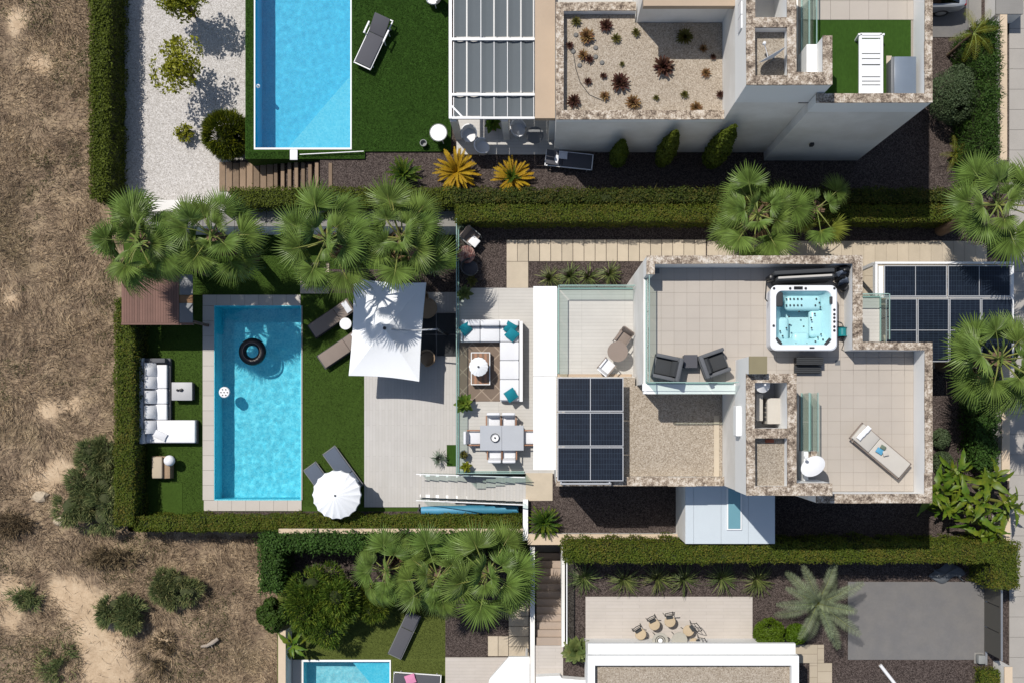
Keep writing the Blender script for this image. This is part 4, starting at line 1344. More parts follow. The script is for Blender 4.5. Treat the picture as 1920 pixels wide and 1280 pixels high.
# palms
fan_palm('leftmost fan palm, over the brown slatted cabana', 262, 452, 3.4, -2, 26, 1.12, 3)
fan_palm('second fan palm from the left, over the lawn corner', 398, 442, 3.5, -2, 26, 1.08, 4)
fan_palm('fan palm above the beige stepping slabs beside the pool', 612, 450, 3.9, -2, 25, 1.02, 5)
fan_palm('fan palm shading the big square parasol', 752, 447, 3.9, -2, 26, 1.06, 6)
fan_palm('fan palm rising in front of the hot tub terrace wall', 1420, 402, 3.6, 0, 24, .98, 7)
fan_palm('smaller yellowing fan palm leaning beside the hot tub terrace', 1530, 392, 3.0, 0, 11, .82, 8, yellow=4, r0=.16)
fan_palm('fan palm at the street edge above the carport panels', 1870, 385, 5.0, 0, 24, 1.05, 9)
fan_palm('leaning fan palm overhanging the carport panels from the south', 1872, 672, 5.0, 0, 24, 1.08, 10, r0=.26)
fan_palm('low pale fan palm leftmost over the olive lawn', 722, 1068, .6, -2.2, 17, .92, 11)
fan_palm('middle fan palm over the olive lawn lounger', 820, 1082, 1.4, -2.2, 22, 1.02, 12)
fan_palm('right hand fan palm over the stone stairs', 914, 1074, 1.6, -2.2, 24, 1.08, 13)

PH = [pinnate_mesh('date_frond', 40 + k, L=1.9, n=44, leaf=.33, droop=.5 + .16 * k, width=.009) for k in range(3)]
rosette('date_palm', 'grey green feather palm between patio and concrete driveway', 'palm', 1532, 1128, 0, 1.5, PH, 17, .95, 3, (-12, 80), r0=.16)
PHY = [pinnate_mesh('young_frond', 50 + k, L=.9, n=18, leaf=.2, droop=.6, width=.006, mats=('young', 'petiole')) for k in range(2)]
rosette('young_palm', 'small yellow green feather palm in shade by the conifer hedge', 'palm', 1788, 292, 0, .5, PHY, 9, .8, 5, (15, 80), r0=.07)
rosette('young_palm', 'thin yellow leaved palm arching over the street wall', 'palm', 1826, 62, 0, 2.4, PHY, 9, 1.15, 6, (-15, 60), r0=.07)
CG = [pinnate_mesh('cycad_frond', 60 + k, L=.74, n=30, leaf=.085, droop=.34, width=.008, mats=('cyc_green', 'cyc_green'), rise=.3) for k in range(2)]
CYm = [pinnate_mesh('cycad_frond', 70 + k, L=.86, n=32, leaf=.09, droop=.3, width=.009, mats=('cyc_yellow', 'cyc_yellow'), rise=.3) for k in range(2)]
rosette('cycad', 'green cycad at the left of the yellow cycads', 'cycad', 757, 328, 0, .25, CG, 56, 1.0, 3, (2, 78), 'cycads in the gravel beds', .12)
e = rosette('cycad', 'golden yellow cycad in the middle of the gravel bed row', 'cycad', 857, 323, 0, .25, CYm, 62, 1.1, 4, (2, 60), 'cycads in the gravel beds', .12)
e = rosette('cycad', 'yellow cycad with a green heart right of the golden one', 'cycad', 960, 334, 0, .25, CYm, 44, .98, 5, (2, 40), 'cycads in the gravel beds', .12)
r = random.Random(5)
for k in range(16):
    o = link_mesh('frond', CG[k % 2], e)
    o.matrix_local = Matrix.Translation((0, 0, .25)) @ Matrix.Rotation(k * 2.4, 4, 'Z') @ Matrix.Rotation(-R_(r.uniform(40, 75)), 4, 'Y') @ Matrix.Scale(.8, 4)
rosette('cycad', 'bright green cycad in the dark bed beside the pool stairs landing', 'cycad', 1020, 978, 0, .3, CG, 50, 1.02, 6, (2, 78), 'cycads in the gravel beds', .12)

# columnar cypresses against the upper villa wall
def cypress(label, px, py, h, r_, seed):
    base = W(px, py, 0)
    e = thing('cypress', label, 'cypress', base, group='columnar cypresses by the wall')
    g = np.random.default_rng(seed)
    n = 5200
    f = g.random(n) ** .8
    a = g.random(n) * 6.283
    prof = np.interp(f, [0, .15, .45, .75, 1], [.6, .95, 1, .6, .05]) * r_
    rad = prof * (1 - np.abs(g.normal(0, .16, n)))
    P = np.stack([np.cos(a) * rad, np.sin(a) * rad, .08 + f * h], 1)
    N = np.stack([np.cos(a), np.sin(a), np.full(n, .6)], 1)
    P += N * (vnoise(P, 3.5, seed) * .07)[:, None]
    V, Fq = leaf_quads(P, N, .06)
    raw_mesh('crown', V, Fq, M['conifer_y'] if seed % 2 else M['conifer'], e)
    MB().tube([(0, 0, 0), (0, 0, h * .9)], [.06, .02], 6).build('trunk', M['bark'], e, local=True)
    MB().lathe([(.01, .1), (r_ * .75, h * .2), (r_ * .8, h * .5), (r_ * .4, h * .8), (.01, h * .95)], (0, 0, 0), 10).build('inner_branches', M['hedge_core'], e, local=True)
cypress('columnar cypress nearest the pergola on the shaded wall', 1156, 305, 3.2, .31, 21)
cypress('middle columnar cypress on the shaded wall', 1240, 304, 4.4, .34, 23)
cypress('columnar cypress nearest the stair tower on the shaded wall', 1330, 306, 5.2, .42, 25)

# garden trees and shrubs
bush('airy yellow green lemon tree standing in the white gravel', 342, 128, ZW, 52, 66, 2.6, M['citrus'], 2600, .075, 9, 'lemon_tree', 'tree', seed=4, trunk=.9, sparse=.22)
bush('dense yellow green tree at the top edge of the white gravel', 340, 2, ZW, 58, 40, 3.0, M['citrus'], 4200, .07, 9, 'lemon_tree', 'tree', seed=5, trunk=.9, sparse=.15)
bush('small leafy shrub alone in the white gravel', 345, 250, ZW, 20, 22, .7, M['citrus'], 500, .06, 5, seed=6, sparse=.1)
bush('round spiky bush beside the sleeper steps', 425, 252, ZW, 42, 42, 1.5, M['broom'], 9000, .05, 1, seed=7, spiky=1, blade=.2)
bush('round grey green bush by the conifer street hedge', 1795, 178, 0, 52, 54, 2.2, M['greybush'], 16000, .032, 1, seed=8)
bush('large dark leafy garden tree by the olive lawn corner', 602, 1128, ZS, 70, 78, 2.6, M['tree_leaf'], 22000, .05, 11, 'garden_tree', 'tree', seed=9, trunk=.6, spiky=1, blade=.17)
bush('bushy conifer at the wasteland edge beside the beige wall', 512, 1152, -2.4, 32, 36, 2.0, M['conifer'], 5000, .06, 5, 'conifer_shrub', seed=10)
bush('dark rounded shrub between the palms and the garden tree', 706, 1128, ZS, 34, 40, 1.4, M['tree_leaf'], 6000, .05, 6, seed=26, spiky=1, blade=.15)
bush('big green wild bush against the pool lawn hedge', 168, 938, -2.3, 60, 66, 1.3, M['scrub'], 15000, .05, 9, 'wild_bush', seed=11, spiky=1, blade=.22, sparse=.08)
bush('darker wild bush just above the big one at the hedge', 182, 855, -2.3, 40, 36, 1.0, M['scrub'], 6500, .05, 6, 'wild_bush', seed=12, spiky=1, blade=.22, sparse=.08)
bush('round wild bush standing on the sandy path', 225, 1145, -2.3, 48, 42, 0.85, M['scrub'], 8500, .05, 7, 'wild_bush', seed=13, spiky=1, blade=.2, sparse=.08)
bush('two lobed wild bush right of the sandy path', 325, 1103, -2.3, 50, 40, 0.75, M['scrub'], 8000, .05, 6, 'wild_bush', seed=14, spiky=1, blade=.2, sparse=.08)
for i, (x, y, a, b, d, lab) in enumerate([
        (50, 1120, 34, 24, 0, 'low olive wild bush at the left of the sandy path'),
        (110, 1240, 44, 46, 0, 'soft olive scrub patch left of the pale sandy path'),
        (300, 1225, 48, 40, 1, 'dry scrub patch right of the pale sandy path'),
        (30, 985, 40, 26, 1, 'dry scrub clump below the flat pale rock'),
        (205, 1045, 52, 22, 1, 'dry brown grass mound below the big wild bush')]):
    bush(lab, x, y, -2.35, a, b, .38, M['scrub_dry'] if d else M['scrub'], 1500 if d else 1300, .05, 6, 'wild_scrub', 'scrub', seed=30 + i, spiky=1, blade=.3, sparse=.3)
bush('round clipped ball shrub at the patio corner', 1443, 1187, 0, 30, 29, 1.1, M['ball'], 6000, .035, 1, 'ball_shrub', seed=15)
bush('smaller ball shrub half under the feather palm', 1493, 1188, 0, 22, 20, .8, M['ball'], 3600, .035, 1, 'ball_shrub', seed=16)
bush('upper small round shrub beside the roof terrace wall', 1765, 822, 0, 17, 20, .8, M['greybush'], 2600, .035, 1, 'ball_shrub', seed=17)
bush('lower small round shrub beside the roof terrace wall', 1768, 866, 0, 20, 22, .8, M['greybush'], 2800, .035, 1, 'ball_shrub', seed=18)

# strap leaved plants
def strap_plant(label, px, py, z0, R=.5, n=34, mat='strap', seed=1, h=.5, w=.02, name='strap_plant', group=None):
    c = W(px, py, z0)
    e = thing(name, label, 'plant', c, group=group)
    r = random.Random(seed); V = []; Fc = []
    for k in range(n):
        az = r.uniform(0, 6.283); q = R * r.uniform(.6, 1.1); hh = h * r.uniform(.5, 1.2)
        d = Vector((math.cos(az), math.sin(az), 0)); s = Vector((-d.y, d.x, 0)) * w
        pts = [d * .03, d * q * .4 + Vector((0, 0, hh * .8)), d * q * .8 + Vector((0, 0, hh * .7)), d * q + Vector((0, 0, hh * .35))]
        i0 = len(V)
        for j, p in enumerate(pts[:3]): V += [p - s * (1 - .2 * j), p + s * (1 - .2 * j)]
        V.append(pts[3])
        Fc += [(i0, i0 + 1, i0 + 3, i0 + 2), (i0 + 2, i0 + 3, i0 + 5, i0 + 4), (i0 + 4, i0 + 5, i0 + 6)]
    b = MB(); b.add(V, Fc); b.build('leaves', M[mat], e, local=True)
    return e
for i, (x, y, lab) in enumerate([(1030, 520, 'leftmost strap leaved plant below the slab path'), (1068, 515, 'second strap leaved plant below the slab path'), (1102, 517, 'third strap leaved plant below the slab path'), (1142, 512, 'tall strap leaved plant nearest the white fin wall')]):
    strap_plant(lab, x, y + 4, 0, .6, 60, 'strap', 40 + i, .7, .015, group='strap leaved plants by the slab path')
for i, (x, lab) in enumerate([(1095, 'strap leaved clump nearest the stone stairs under the hedge'), (1170, 'second strap leaved clump under the hedge'), (1232, 'third strap leaved clump under the hedge'), (1282, 'fourth strap leaved clump under the hedge'), (1352, 'fifth strap leaved clump under the hedge'), (1418, 'strap leaved clump nearest the feather palm')]):
    strap_plant(lab, x, 1082 + (i % 2) * 3, 0, .78, 70, 'strap', 60 + i, .5, .015, group='strap leaved clumps under the hedge')
strap_plant('grey spiky agave in the planter by the pool stairs', 825, 858, -1.9, .42, 40, 'agave', 71, .6, .02)

# banana grove
def leaf_blade_mesh(name, L=.9, wd=.16, droop=.5, mat='banana', fold=.06, ragged=0.0):
    V, Fc = [], []
    n = 9 if not ragged else 18
    rr_ = random.Random(int(L * 1000))
    for i in range(n + 1):
        t_ = i / n
        x = L * t_ * (1 - .15 * droop * t_); z = L * (.25 * t_ - droop * t_ * t_)
        w = wd * (math.sin(math.pi * min(1, max(0, (t_ - .14) / .86)) ** .75) ** .8 if t_ > .14 else .06) + .008
        if ragged: w *= 1 - ragged * rr_.random() ** 2
        V += [(x, -w, z + fold * w / wd), (x, 0, z), (x, w, z + fold * w / wd)]
    for i in range(n):
        a = i * 3
        Fc += [(a, a + 3, a + 4, a + 1), (a + 1, a + 4, a + 5, a + 2)]
    me = bpy.data.meshes.new(name); me.from_pydata(V, [], Fc)
    me.materials.append(M[mat]); me.polygons.foreach_set('use_smooth', [True] * len(Fc))
    return me
BN = [leaf_blade_mesh('banana_leaf', 1.0 + .1 * k, .13 + .02 * k, .4 + .25 * k, ragged=.6) for k in range(3)]
for i, (x, y, h, n, lab) in enumerate([(1775, 915, 1.4, 12, 'banana plant closest to the roof terrace corner'), (1815, 890, 1.9, 13, 'banana plant in the middle of the grove top'), (1868, 905, 1.8, 13, 'banana plant leaning out to the pavement'),
        (1790, 965, 1.5, 12, 'banana plant at the lower left of the grove'), (1840, 955, 2.0, 13, 'banana plant in the grove centre'), (1895, 950, 1.7, 11, 'rightmost banana plant over the pavement'), (1860, 1000, 1.6, 11, 'lowest banana plant hanging over the hedge')]):
    c = W(x, y, h)
    e = thing('banana_plant', lab, 'banana plant', (c.x, c.y, 0), group='banana plants')
    r = random.Random(200 + i)
    for s_ in range(3):
        sx, sy = r.uniform(-.3, .3), r.uniform(-.3, .3); hh = h * r.uniform(.55, 1.05)
        trunk_mb(hh, .07, .05, seed=s_).xf(Matrix.Translation((sx, sy, 0))).build('stem', M['petiole'], e, smooth=True, local=True)
        for k in range(8):
            o = link_mesh('leaf', BN[r.randrange(len(BN))], e)
            o.matrix_local = Matrix.Translation((sx, sy, hh - r.uniform(0, .3))) @ Matrix.Rotation(r.uniform(0, 6.28), 4, 'Z') @ Matrix.Rotation(-R_(r.uniform(-25, 75)), 4, 'Y') @ Matrix.Rotation(r.uniform(-1.0, 1.0), 4, 'X') @ Matrix.Scale(r.uniform(.45, .95), 4)
rosette('strelitzia', 'broad leaved plant against the beige wall at bottom left', 'plant', 548, 1208, ZS, ZS + .9, BN, 9, .7, 91, (-5, 70), None, .05, part='leaf')

# potted plants
def pot_plant(label, px, py, z0, pr=.18, ph=.32, potmat='pot_grey', leaf='strap', R=.3, n=26, h=.45, kind='leaf', seed=1):
    c = W(px, py, z0)
    e = thing('potted_plant', label, 'plant', c)
    p = MB().lathe([(pr * .7, 0), (pr, ph), (pr * 1.06, ph), (pr * 1.06, ph + .03), (pr * .88, ph + .03), (pr * .86, ph - .04), (.001, ph - .04)], (0, 0, 0), 20)
    p.build('pot', M[potmat], e, smooth=True, local=True)
    r = random.Random(seed)
    me = leaf_blade_mesh('pot_leaf', R, R * .22, .4, leaf)
    for k in range(n):
        o = link_mesh('leaf', me, e)
        f = (k + .5) / n
        o.matrix_local = Matrix.Translation((0, 0, ph + h * .3 * (1 - f))) @ Matrix.Rotation(k * 2.4 + r.uniform(-.2, .2), 4, 'Z') @ Matrix.Rotation(-R_(75 - 70 * f + r.uniform(-8, 8)), 4, 'Y') @ Matrix.Scale(r.uniform(.8, 1.15), 4)
    return e
pot_plant('potted leafy plant in grey pot at the sofa rug corner', 872, 756, .03, .2, .35, 'pot_grey', 'tree_leaf', .42, 26, .6, seed=3)
pot_plant('dark potted plant beside the glass above the pool stairs', 871, 851, .03, .17, .3, 'pot_grey', 'succ_green', .2, 20, .3, seed=4)
pot_plant('yellow green potted plant at the terrace corner', 875, 873, .03, .17, .3, 'pot_white', 'citrus', .26, 26, .35, seed=5)
pot_plant('potted plant in shade at the terrace edge by the sofa', 872, 552, .03, .15, .3, 'pot_grey', 'strap', .34, 22, .4, seed=6)
pot_plant('potted plant in the dark gravel below the two chairs', 886, 528, 0, .14, .25, 'pot_grey', 'succ_green', .28, 16, .3, seed=7)
pot_plant('potted plant at the hedge end above the two chairs', 868, 424, 0, .15, .3, 'pot_white', 'agave', .3, 16, .3, seed=8)
pot_plant('large round pot of grassy leaves at the top of the stone stairs', 1080, 1212, .05, .36, .4, 'pot_white', 'strap', .62, 60, .5, seed=9)
pot_plant('green bushy pot plant in the awning shade', 925, 238, .05, .22, .4, 'terracotta', 'tree_leaf', .4, 30, .6, seed=10)

# roof garden succulents
SG = {k: [leaf_blade_mesh('succulent_leaf', .2, .012, .15, m, .01)] for k, m in (('g', 'succ_green'), ('r', 'succ_red'), ('t', 'succ_tan'))}
spots = [(1080, 42, 'g', 11), (1100, 70, 't', 16), (1136, 50, 'r', 14), (1155, 73, 'g', 11), (1192, 62, 'g', 10), (1068, 86, 'r', 9), (1093, 105, 't', 12), (1105, 112, 'r', 10), (1166, 121, 'g', 6), (1131, 143, 'r', 8), (1102, 154, 'r', 9), (1162, 157, 'r', 20), (1243, 127, 'r', 22), (1076, 191, 'r', 15), (1133, 181, 't', 11), (1187, 194, 't', 16), (1283, 71, 'g', 17), (1318, 92, 't', 9), (1323, 138, 't', 11), (1283, 178, 'g', 9), (1230, 184, 'g', 7), (1305, 204, 't', 13), (1350, 178, 'r', 9), (1337, 108, 'r', 7)]
place = ['by the north west parapet corner', 'glowing orange at the top left', 'beside pale stones at the top', 'right of the top stones', 'at the upper middle', 'at the west parapet', 'left of the dark one in the upper left', 'dark in the upper left', 'tiny in the upper middle', 'small above the hose', 'small beside the hose curve', 'largest dark red in the centre left', 'large dark red in the centre', 'red at the lower left corner', 'tan at the hose end', 'tan by the south parapet middle', 'green in the wall shade', 'dry in the wall shade', 'dry right of the centre', 'small round at the lower right', 'tiny at the lower middle', 'tan by the south parapet right', 'at the tower wall foot', 'at the shade edge by the tower']
for i, ((x, y, k, rp), pl_) in enumerate(zip(spots, place)):
    c = W(x, y, 4.26)
    rosette('succulent', 'succulent %s of the gravel roof' % pl_, 'succulent', x, y, 4.24, 4.27, SG[k], 70 if rp > 12 else 40, rp * mpp(4.3) / .19, 100 + i, (5, 80), 'succulents on the gravel roof', .02, part='leaf')
hs = [W(1075, 100, 4.26), W(1080, 130, 4.26), W(1088, 155, 4.26), W(1105, 178, 4.26), W(1130, 189, 4.26)]
hs = [Vector((p.x, p.y, 4.255)) for p in hs]
MBh = MB().tube(hs, .012, 6)
o = MBh.build('irrigation_hose', M['dark_metal'])
tag(o, 'thin black irrigation hose curving across the gravel roof', 'hose')
for i, (x, y, wh) in enumerate([(1080, 66, 'nearest the roof garden corner'), (1117, 90, 'highest of the inner three'), (1117, 107, 'middle of the inner three'), (1129, 118, 'farthest right of the roof stones'), (1087, 123, 'lowest of the roof stones'), (1075, 97, 'beside the hose start')]):
    c = W(x, y, 4.25)
    o = MB().lathe([(.001, .05), (.06, .045), (.085, .015), (.09, 0)][::-1], (c.x, c.y, 4.24), 12).build('stone_disc', M['stone_dark'], smooth=True)
    tag(o, 'small round grey stone on the gravel roof, ' + wh, 'stone', 'round stones on the gravel roof')

# wasteland grass, uncountable
def make_grass():
    n = 120000
    x = rng.uniform(-26, -8.9, n * 2); y = rng.uniform(-13, 18.5, n * 2)
    sc = 42.35 / F
    px = x / sc + CX; py = CY - y / sc
    ok = ((px < 214) | ((py > 1002) & (px < 520))) & (px > -60) & (py < 1330) & (py > -60)
    x, y, px, py = x[ok], y[ok], px[ok], py[ok]
    sd = np.zeros(len(x))
    for a, b, r in SAND: sd += np.exp(-((px - a) ** 2 + (py - b) ** 2) / (r * r))
    cl = np.array([mnoise.noise(Vector((a * .8, b * .8, 1.0))) for a, b in zip(x, y)])
    ok = rng.random(len(x)) < np.clip(.85 + cl * .9 - sd * 1.1, .04, 1)
    x, y = x[ok], y[ok]
    z = np.array([waste_z(a, b) for a, b in zip(x, y)])
    P = np.stack([x, y, z - .02], 1)
    fl = np.array([mnoise.noise(Vector((a * .35, b * .35, 9.0))) * 4 for a, b in zip(x, y)])
    D = np.stack([np.cos(fl) * .8, np.sin(fl) * .8, np.full(len(x), .55)], 1) + rng.normal(0, .55, (len(x), 3))
    D[:, 2] = np.abs(D[:, 2]) * .8 + .12
    V, Fq = spray_tris(P, D, .3, .013, .6)
    o = raw_mesh('dry_grass', V, Fq, M['drygrass'])
    tag(o, 'dry straw coloured grass covering the wasteland', 'grass', kind='stuff')
make_grass()
def make_weeds():
    n = 60000
    x = rng.uniform(-26, -8.9, n); y = rng.uniform(-13, 18.5, n)
    sc = 42.35 / F
    px = x / sc + CX; py = CY - y / sc
    ok = ((px < 214) | ((py > 1002) & (px < 520))) & (px > -40)
    x, y = x[ok], y[ok]
    g = np.array([mnoise.noise(Vector((a * .33, b * .33, 21.0))) + .5 * mnoise.noise(Vector((a * 1.5, b * 1.5, 2.0))) for a, b in zip(x, y)])
    ok = g > .26
    x, y = x[ok], y[ok]
    P = np.stack([x, y, np.array([waste_z(a, b) for a, b in zip(x, y)])], 1)
    D = rng.normal(0, .6, (len(x), 3)); D[:, 2] = np.abs(D[:, 2]) + .3
    V, Fq = spray_tris(P, D, .24, .013, .6)
    tag(raw_mesh('green_weeds', V, Fq, M['weed']), 'grey green weeds scattered through the dry grass', 'weeds', kind='stuff')
make_weeds()
def lawn_blades(name, label, rects, z, n, mat, holes=()):
    ar = [(r[2] - r[0]) * (r[3] - r[1]) for r in rects]; Ps = []
    for r, a in zip(rects, ar):
        m = int(n * a / sum(ar))
        q = RC(*r, z)
        Ps.append(np.stack([rng.uniform(q[0], q[2], m), rng.uniform(q[1], q[3], m), np.full(m, z)], 1))
    P = np.concatenate(Ps)
    fl = np.array([mnoise.noise(Vector((p[0] * .5, p[1] * .5, 4.0))) * 3 for p in P])
    D = np.stack([np.cos(fl) * .5, np.sin(fl) * .5, np.full(len(P), .6)], 1) + rng.normal(0, .45, (len(P), 3))
    D[:, 2] = np.abs(D[:, 2]) + .1
    V, Fq = spray_tris(P, D, .045, .008, .4)
    tag(raw_mesh(name, V, Fq, mat), label, 'grass', kind='stuff')
lawn_blades('lawn_grass', 'short green turf pile around the turquoise pool', [(252, 452, 380, 962), (380.5, 452, 562, 552), (567.5, 552, 682.5, 948), (618, 470, 650, 505)], ZP, 90000, M['lawn_blade'])
lawn_blades('turf_pile', 'short dark green artificial turf pile around the bright blue pool', [(661, -30, 844, 283), (461, -30, 475, 283), (461, 284.5, 683, 297)], .1, 70000, M['turf_blade'])
lawn_blades('olive_turf_pile', 'olive green turf pile around the pale aqua pool', [(568, 1121, 834, 1234), (736, 1236, 833, 1300)], ZS, 26000, M['olive_blade'])
def rock(label, px, py, z, s, seed):
    c = W(px, py, z)
    r = random.Random(seed)
    bm = bmesh.new(); bmesh.ops.create_icosphere(bm, subdivisions=2, radius=1)
    vs = [Vector((v.co.x * s * 1.3, v.co.y * s, v.co.z * s * .6)) * (1 + .35 * mnoise.noise(v.co * 1.3 + Vector((seed, 0, 0)))) for v in bm.verts]
    b = MB(); b.add(vs, [tuple(v.index for v in f.verts) for f in bm.faces]); bm.free()
    o = b.build('rock', M['rock']); o.location = (c.x, c.y, waste_z(c.x, c.y) + .05)
    tag(o, label, 'rock')
rock('pale rock beside the big wild bush', 110, 977, -2.3, .2, 2)
rock('flat pale rock near the left middle of the wasteland', 75, 930, -2.3, .26, 5)
c = W(395, 1206, -2.2)
b = MB().tube([(-.4, -.12, .12), (-.15, -.08, .16), (.1, .06, .2), (.32, .22, .2)], [.05, .07, .09, .07], 8).tube([(-.02, 0, .15), (.05, -.2, .08)], [.04, .02], 6)
o = b.build('fallen_branch', M['driftwood'], smooth=True); o.location = (c.x, c.y, waste_z(c.x, c.y)); tag(o, 'bleached branch stump lying in the dry grass', 'branch')

# ------------------------------------------------------------------ furniture and small things
def RX(a): return Matrix.Rotation(R_(a), 4, 'X')
def RY(a): return Matrix.Rotation(R_(a), 4, 'Y')
def RZ(a): return Matrix.Rotation(R_(a), 4, 'Z')

# --- loungers: local x runs from foot (-) to head (+)
def lounger(label, px, py, z, ang, L=1.95, Wd=.66, h=.32, mat='fab_grey', fr='white_metal', back=18, cushion=.07, pillow=None, arms=False, cat='sun lounger', frame_w=.04):
    c = W(px, py, z + h)
    e = thing('sun_lounger', label, cat, (c.x, c.y, z), R_(ang))
    f = MB(); l, w = L / 2, Wd / 2
    for s in (-1, 1): f.bar((-l, s * (w - .02), h - .04), (l, s * (w - .02), h - .04), frame_w, .05)
    f.bar((-l, -w, h - .04), (-l, w, h - .04), frame_w, .05); f.bar((l, -w, h - .04), (l, w, h - .04), frame_w, .05)
    f.build('frame', M[fr], e, local=True)
    for sx in (-.8, .75):
        for sy in (-1, 1):
            MB().bar((l * sx, sy * (w - .04), 0), (l * sx, sy * (w - .04), h - .06), .04).build('leg', M[fr], e, local=True)
    xb = l * .28
    MB().rbox(((-l + xb) / 2 + .01, 0, h + cushion / 2 - .02), (l + xb - .04, Wd - .07, cushion), .03, 3).build('mattress', M[mat], e, smooth=True, local=True)
    bl = l - xb
    m = Matrix.Translation((xb, 0, h - .02)) @ RY(-back)
    b = MB().rbox((bl / 2 + .01, 0, cushion / 2), (bl, Wd - .07, cushion), .03, 3); b.xf(m)
    b.build('backrest', M[mat], e, smooth=True, local=True)
    if pillow:
        b = MB().rbox((bl * .78, 0, cushion + .03), (.24, Wd * .7, .09), puff=.25); b.xf(m)
        b.build('headrest', M[pillow], e, smooth=True, local=True)
    if arms:
        for s in (-1, 1):
            a = MB().rbox((xb + .05, s * (w + .05), h + .2), (.5, .07, .035), .015, 2)
            a.build('armrest', M[fr], e, smooth=True, local=True)
            g = MB(); g.bar((xb - .15, s * (w + .04), 0), (xb - .12, s * (w + .05), h + .19), .03); g.bar((xb + .25, s * (w + .04), 0), (xb + .22, s * (w + .05), h + .19), .03)
            g.build('arm_post', M[fr], e, local=True)
    return e
lg = lounger('taupe cushioned lounger nearer the palms, beside the square parasol', 622, 597, ZP, 34, 1.95, .66, .3, 'fab_taupe', 'dark_metal', 12, .1, 'fab_light')
lounger('taupe cushioned lounger nearer the pool middle, beside the square parasol', 640, 654, ZP, 34, 1.95, .66, .3, 'fab_taupe', 'dark_metal', 12, .1, 'fab_light')
lounger('slate lounger closest to the pool, half under the round parasol', 607, 910, ZP, -54, 1.95, .64, .3, 'fab_grey', 'grey_metal', 10, .06)
lounger('slate lounger farther from the pool, half under the round parasol', 643, 880, ZP, -54, 1.95, .64, .3, 'fab_grey', 'grey_metal', 10, .06)
lounger('grey lounger with white armrests on the artificial lawn', 700, 78, .1, 65, 2.05, .72, .36, 'fab_char', 'white_metal', 24, .06, None, True)
lounger('dark lounger with white frame under the olive lawn palms', 758, 1190, ZS, 65, 1.9, .6, .34, 'fab_char', 'grey_metal', 6, .04)
lounger('dark lounger with a pink towel at the bottom edge', 782, 1276, ZS, 176, 1.9, .62, .34, 'fab_char', 'white_metal', 14, .04)
c = W(769, 1273, ZS + .5)
b = MB().rbox((0, 0, 0), (.42, .36, .09), puff=.3); o = b.build('folded_towel', M['fab_pink'], smooth=True); o.location = (c.x, c.y, ZS + .43); o.rotation_euler = (0, 0, .3); tag(o, 'folded pink towel on the bottom edge lounger', 'towel')
lounger('metal lounger with towels in the shade of the pergola villa', 1067, 300, 0, 174, 1.8, .62, .38, 'fab_char', 'white_metal', 16, .03)
for i, (px, py, m, lab) in enumerate([(1040, 297, 'fab_white', 'white towel at the head of the shaded metal lounger'), (1056, 291, 'fab_light', 'pale towel on the middle of the shaded metal lounger')]):
    c = W(px, py, .45); b = MB().rbox((0, 0, 0), (.34, .3, .06), puff=.3); o = b.build('towel', M[m], smooth=True); o.location = (c.x, c.y, .44); o.rotation_euler = (0, 0, -.4 + i * .3); tag(o, lab, 'towel')
sb = lounger('cream sunbed standing askew on the roof terrace', 1651, 845, ZF, 140, 2.04, .66, .34, 'fab_cream', 'fab_taupe', 8, .09)
for i, (px, py, a) in enumerate([(1612, 818, 50), (1619, 811, 50), (1626, 804, 50)]):
    c = W(px, py, ZF + .5); b = MB().rbox((0, 0, 0), (.2, .15, .08), puff=.3)
    o = b.build('small_pillow', M['fab_white'], smooth=True); o.location = (c.x, c.y, ZF + .54); o.rotation_euler = (0, 0, R_(a))
    tag(o, ['lower left white pillow at the head of the cream sunbed', 'middle white pillow at the head of the cream sunbed', 'upper right white pillow at the head of the cream sunbed'][i], 'pillow')
for i, (px, py, m, lab) in enumerate([(1650, 845, 'cover_blue', 'folded pale blue towel on the cream sunbed'), (1661, 849, 'fab_cream', 'patterned yellow towel on the cream sunbed'), (1656, 838, 'agave', 'green bottle bag on the cream sunbed')]):
    c = W(px, py, ZF + .5); b = MB().rbox((0, 0, 0), (.17, .22 - i * .05, .05), puff=.3); o = b.build('folded_towel', M[m], smooth=True); o.location = (c.x, c.y, ZF + .47 + i * .012); o.rotation_euler = (0, 0, 1.0 + i * .8); tag(o, lab, 'towel')

# white slatted sunbed on the upper roof terrace
c = W(1633, 122, ZF + .4)
e = thing('sunbed', 'white slatted sunbed on the turf roof terrace', 'sun lounger', (c.x, c.y, ZF))
w, l = .34, .98
f = MB()
for s in (-1, 1): f.bar((s * w, -l, .38), (s * w, l, .38), .09, .08)
f.bar((-w, -l, .38), (w, -l, .38), .07, .08); f.bar((-w, l, .38), (w, l, .38), .07, .08)
f.build('frame', M['white_metal'], e, local=True)
for sx in (-1, 1):
    for sy in (-1, 1): MB().bar((sx * (w + .03), sy * (l - .06), 0), (sx * (w + .05), sy * (l - .02), .46), .06).build('leg', M['white_metal'], e, local=True)
for (y0, y1) in [(-.93, -.66), (-.63, -.54), (-.51, -.4), (-.37, -.02), (.02, .18), (.21, .34), (.37, .82), (.86, .93)]:
    MB().box(-w + .05, y0, .36, w - .05, y1, .41).build('slat', M['white_metal'], e, local=True)
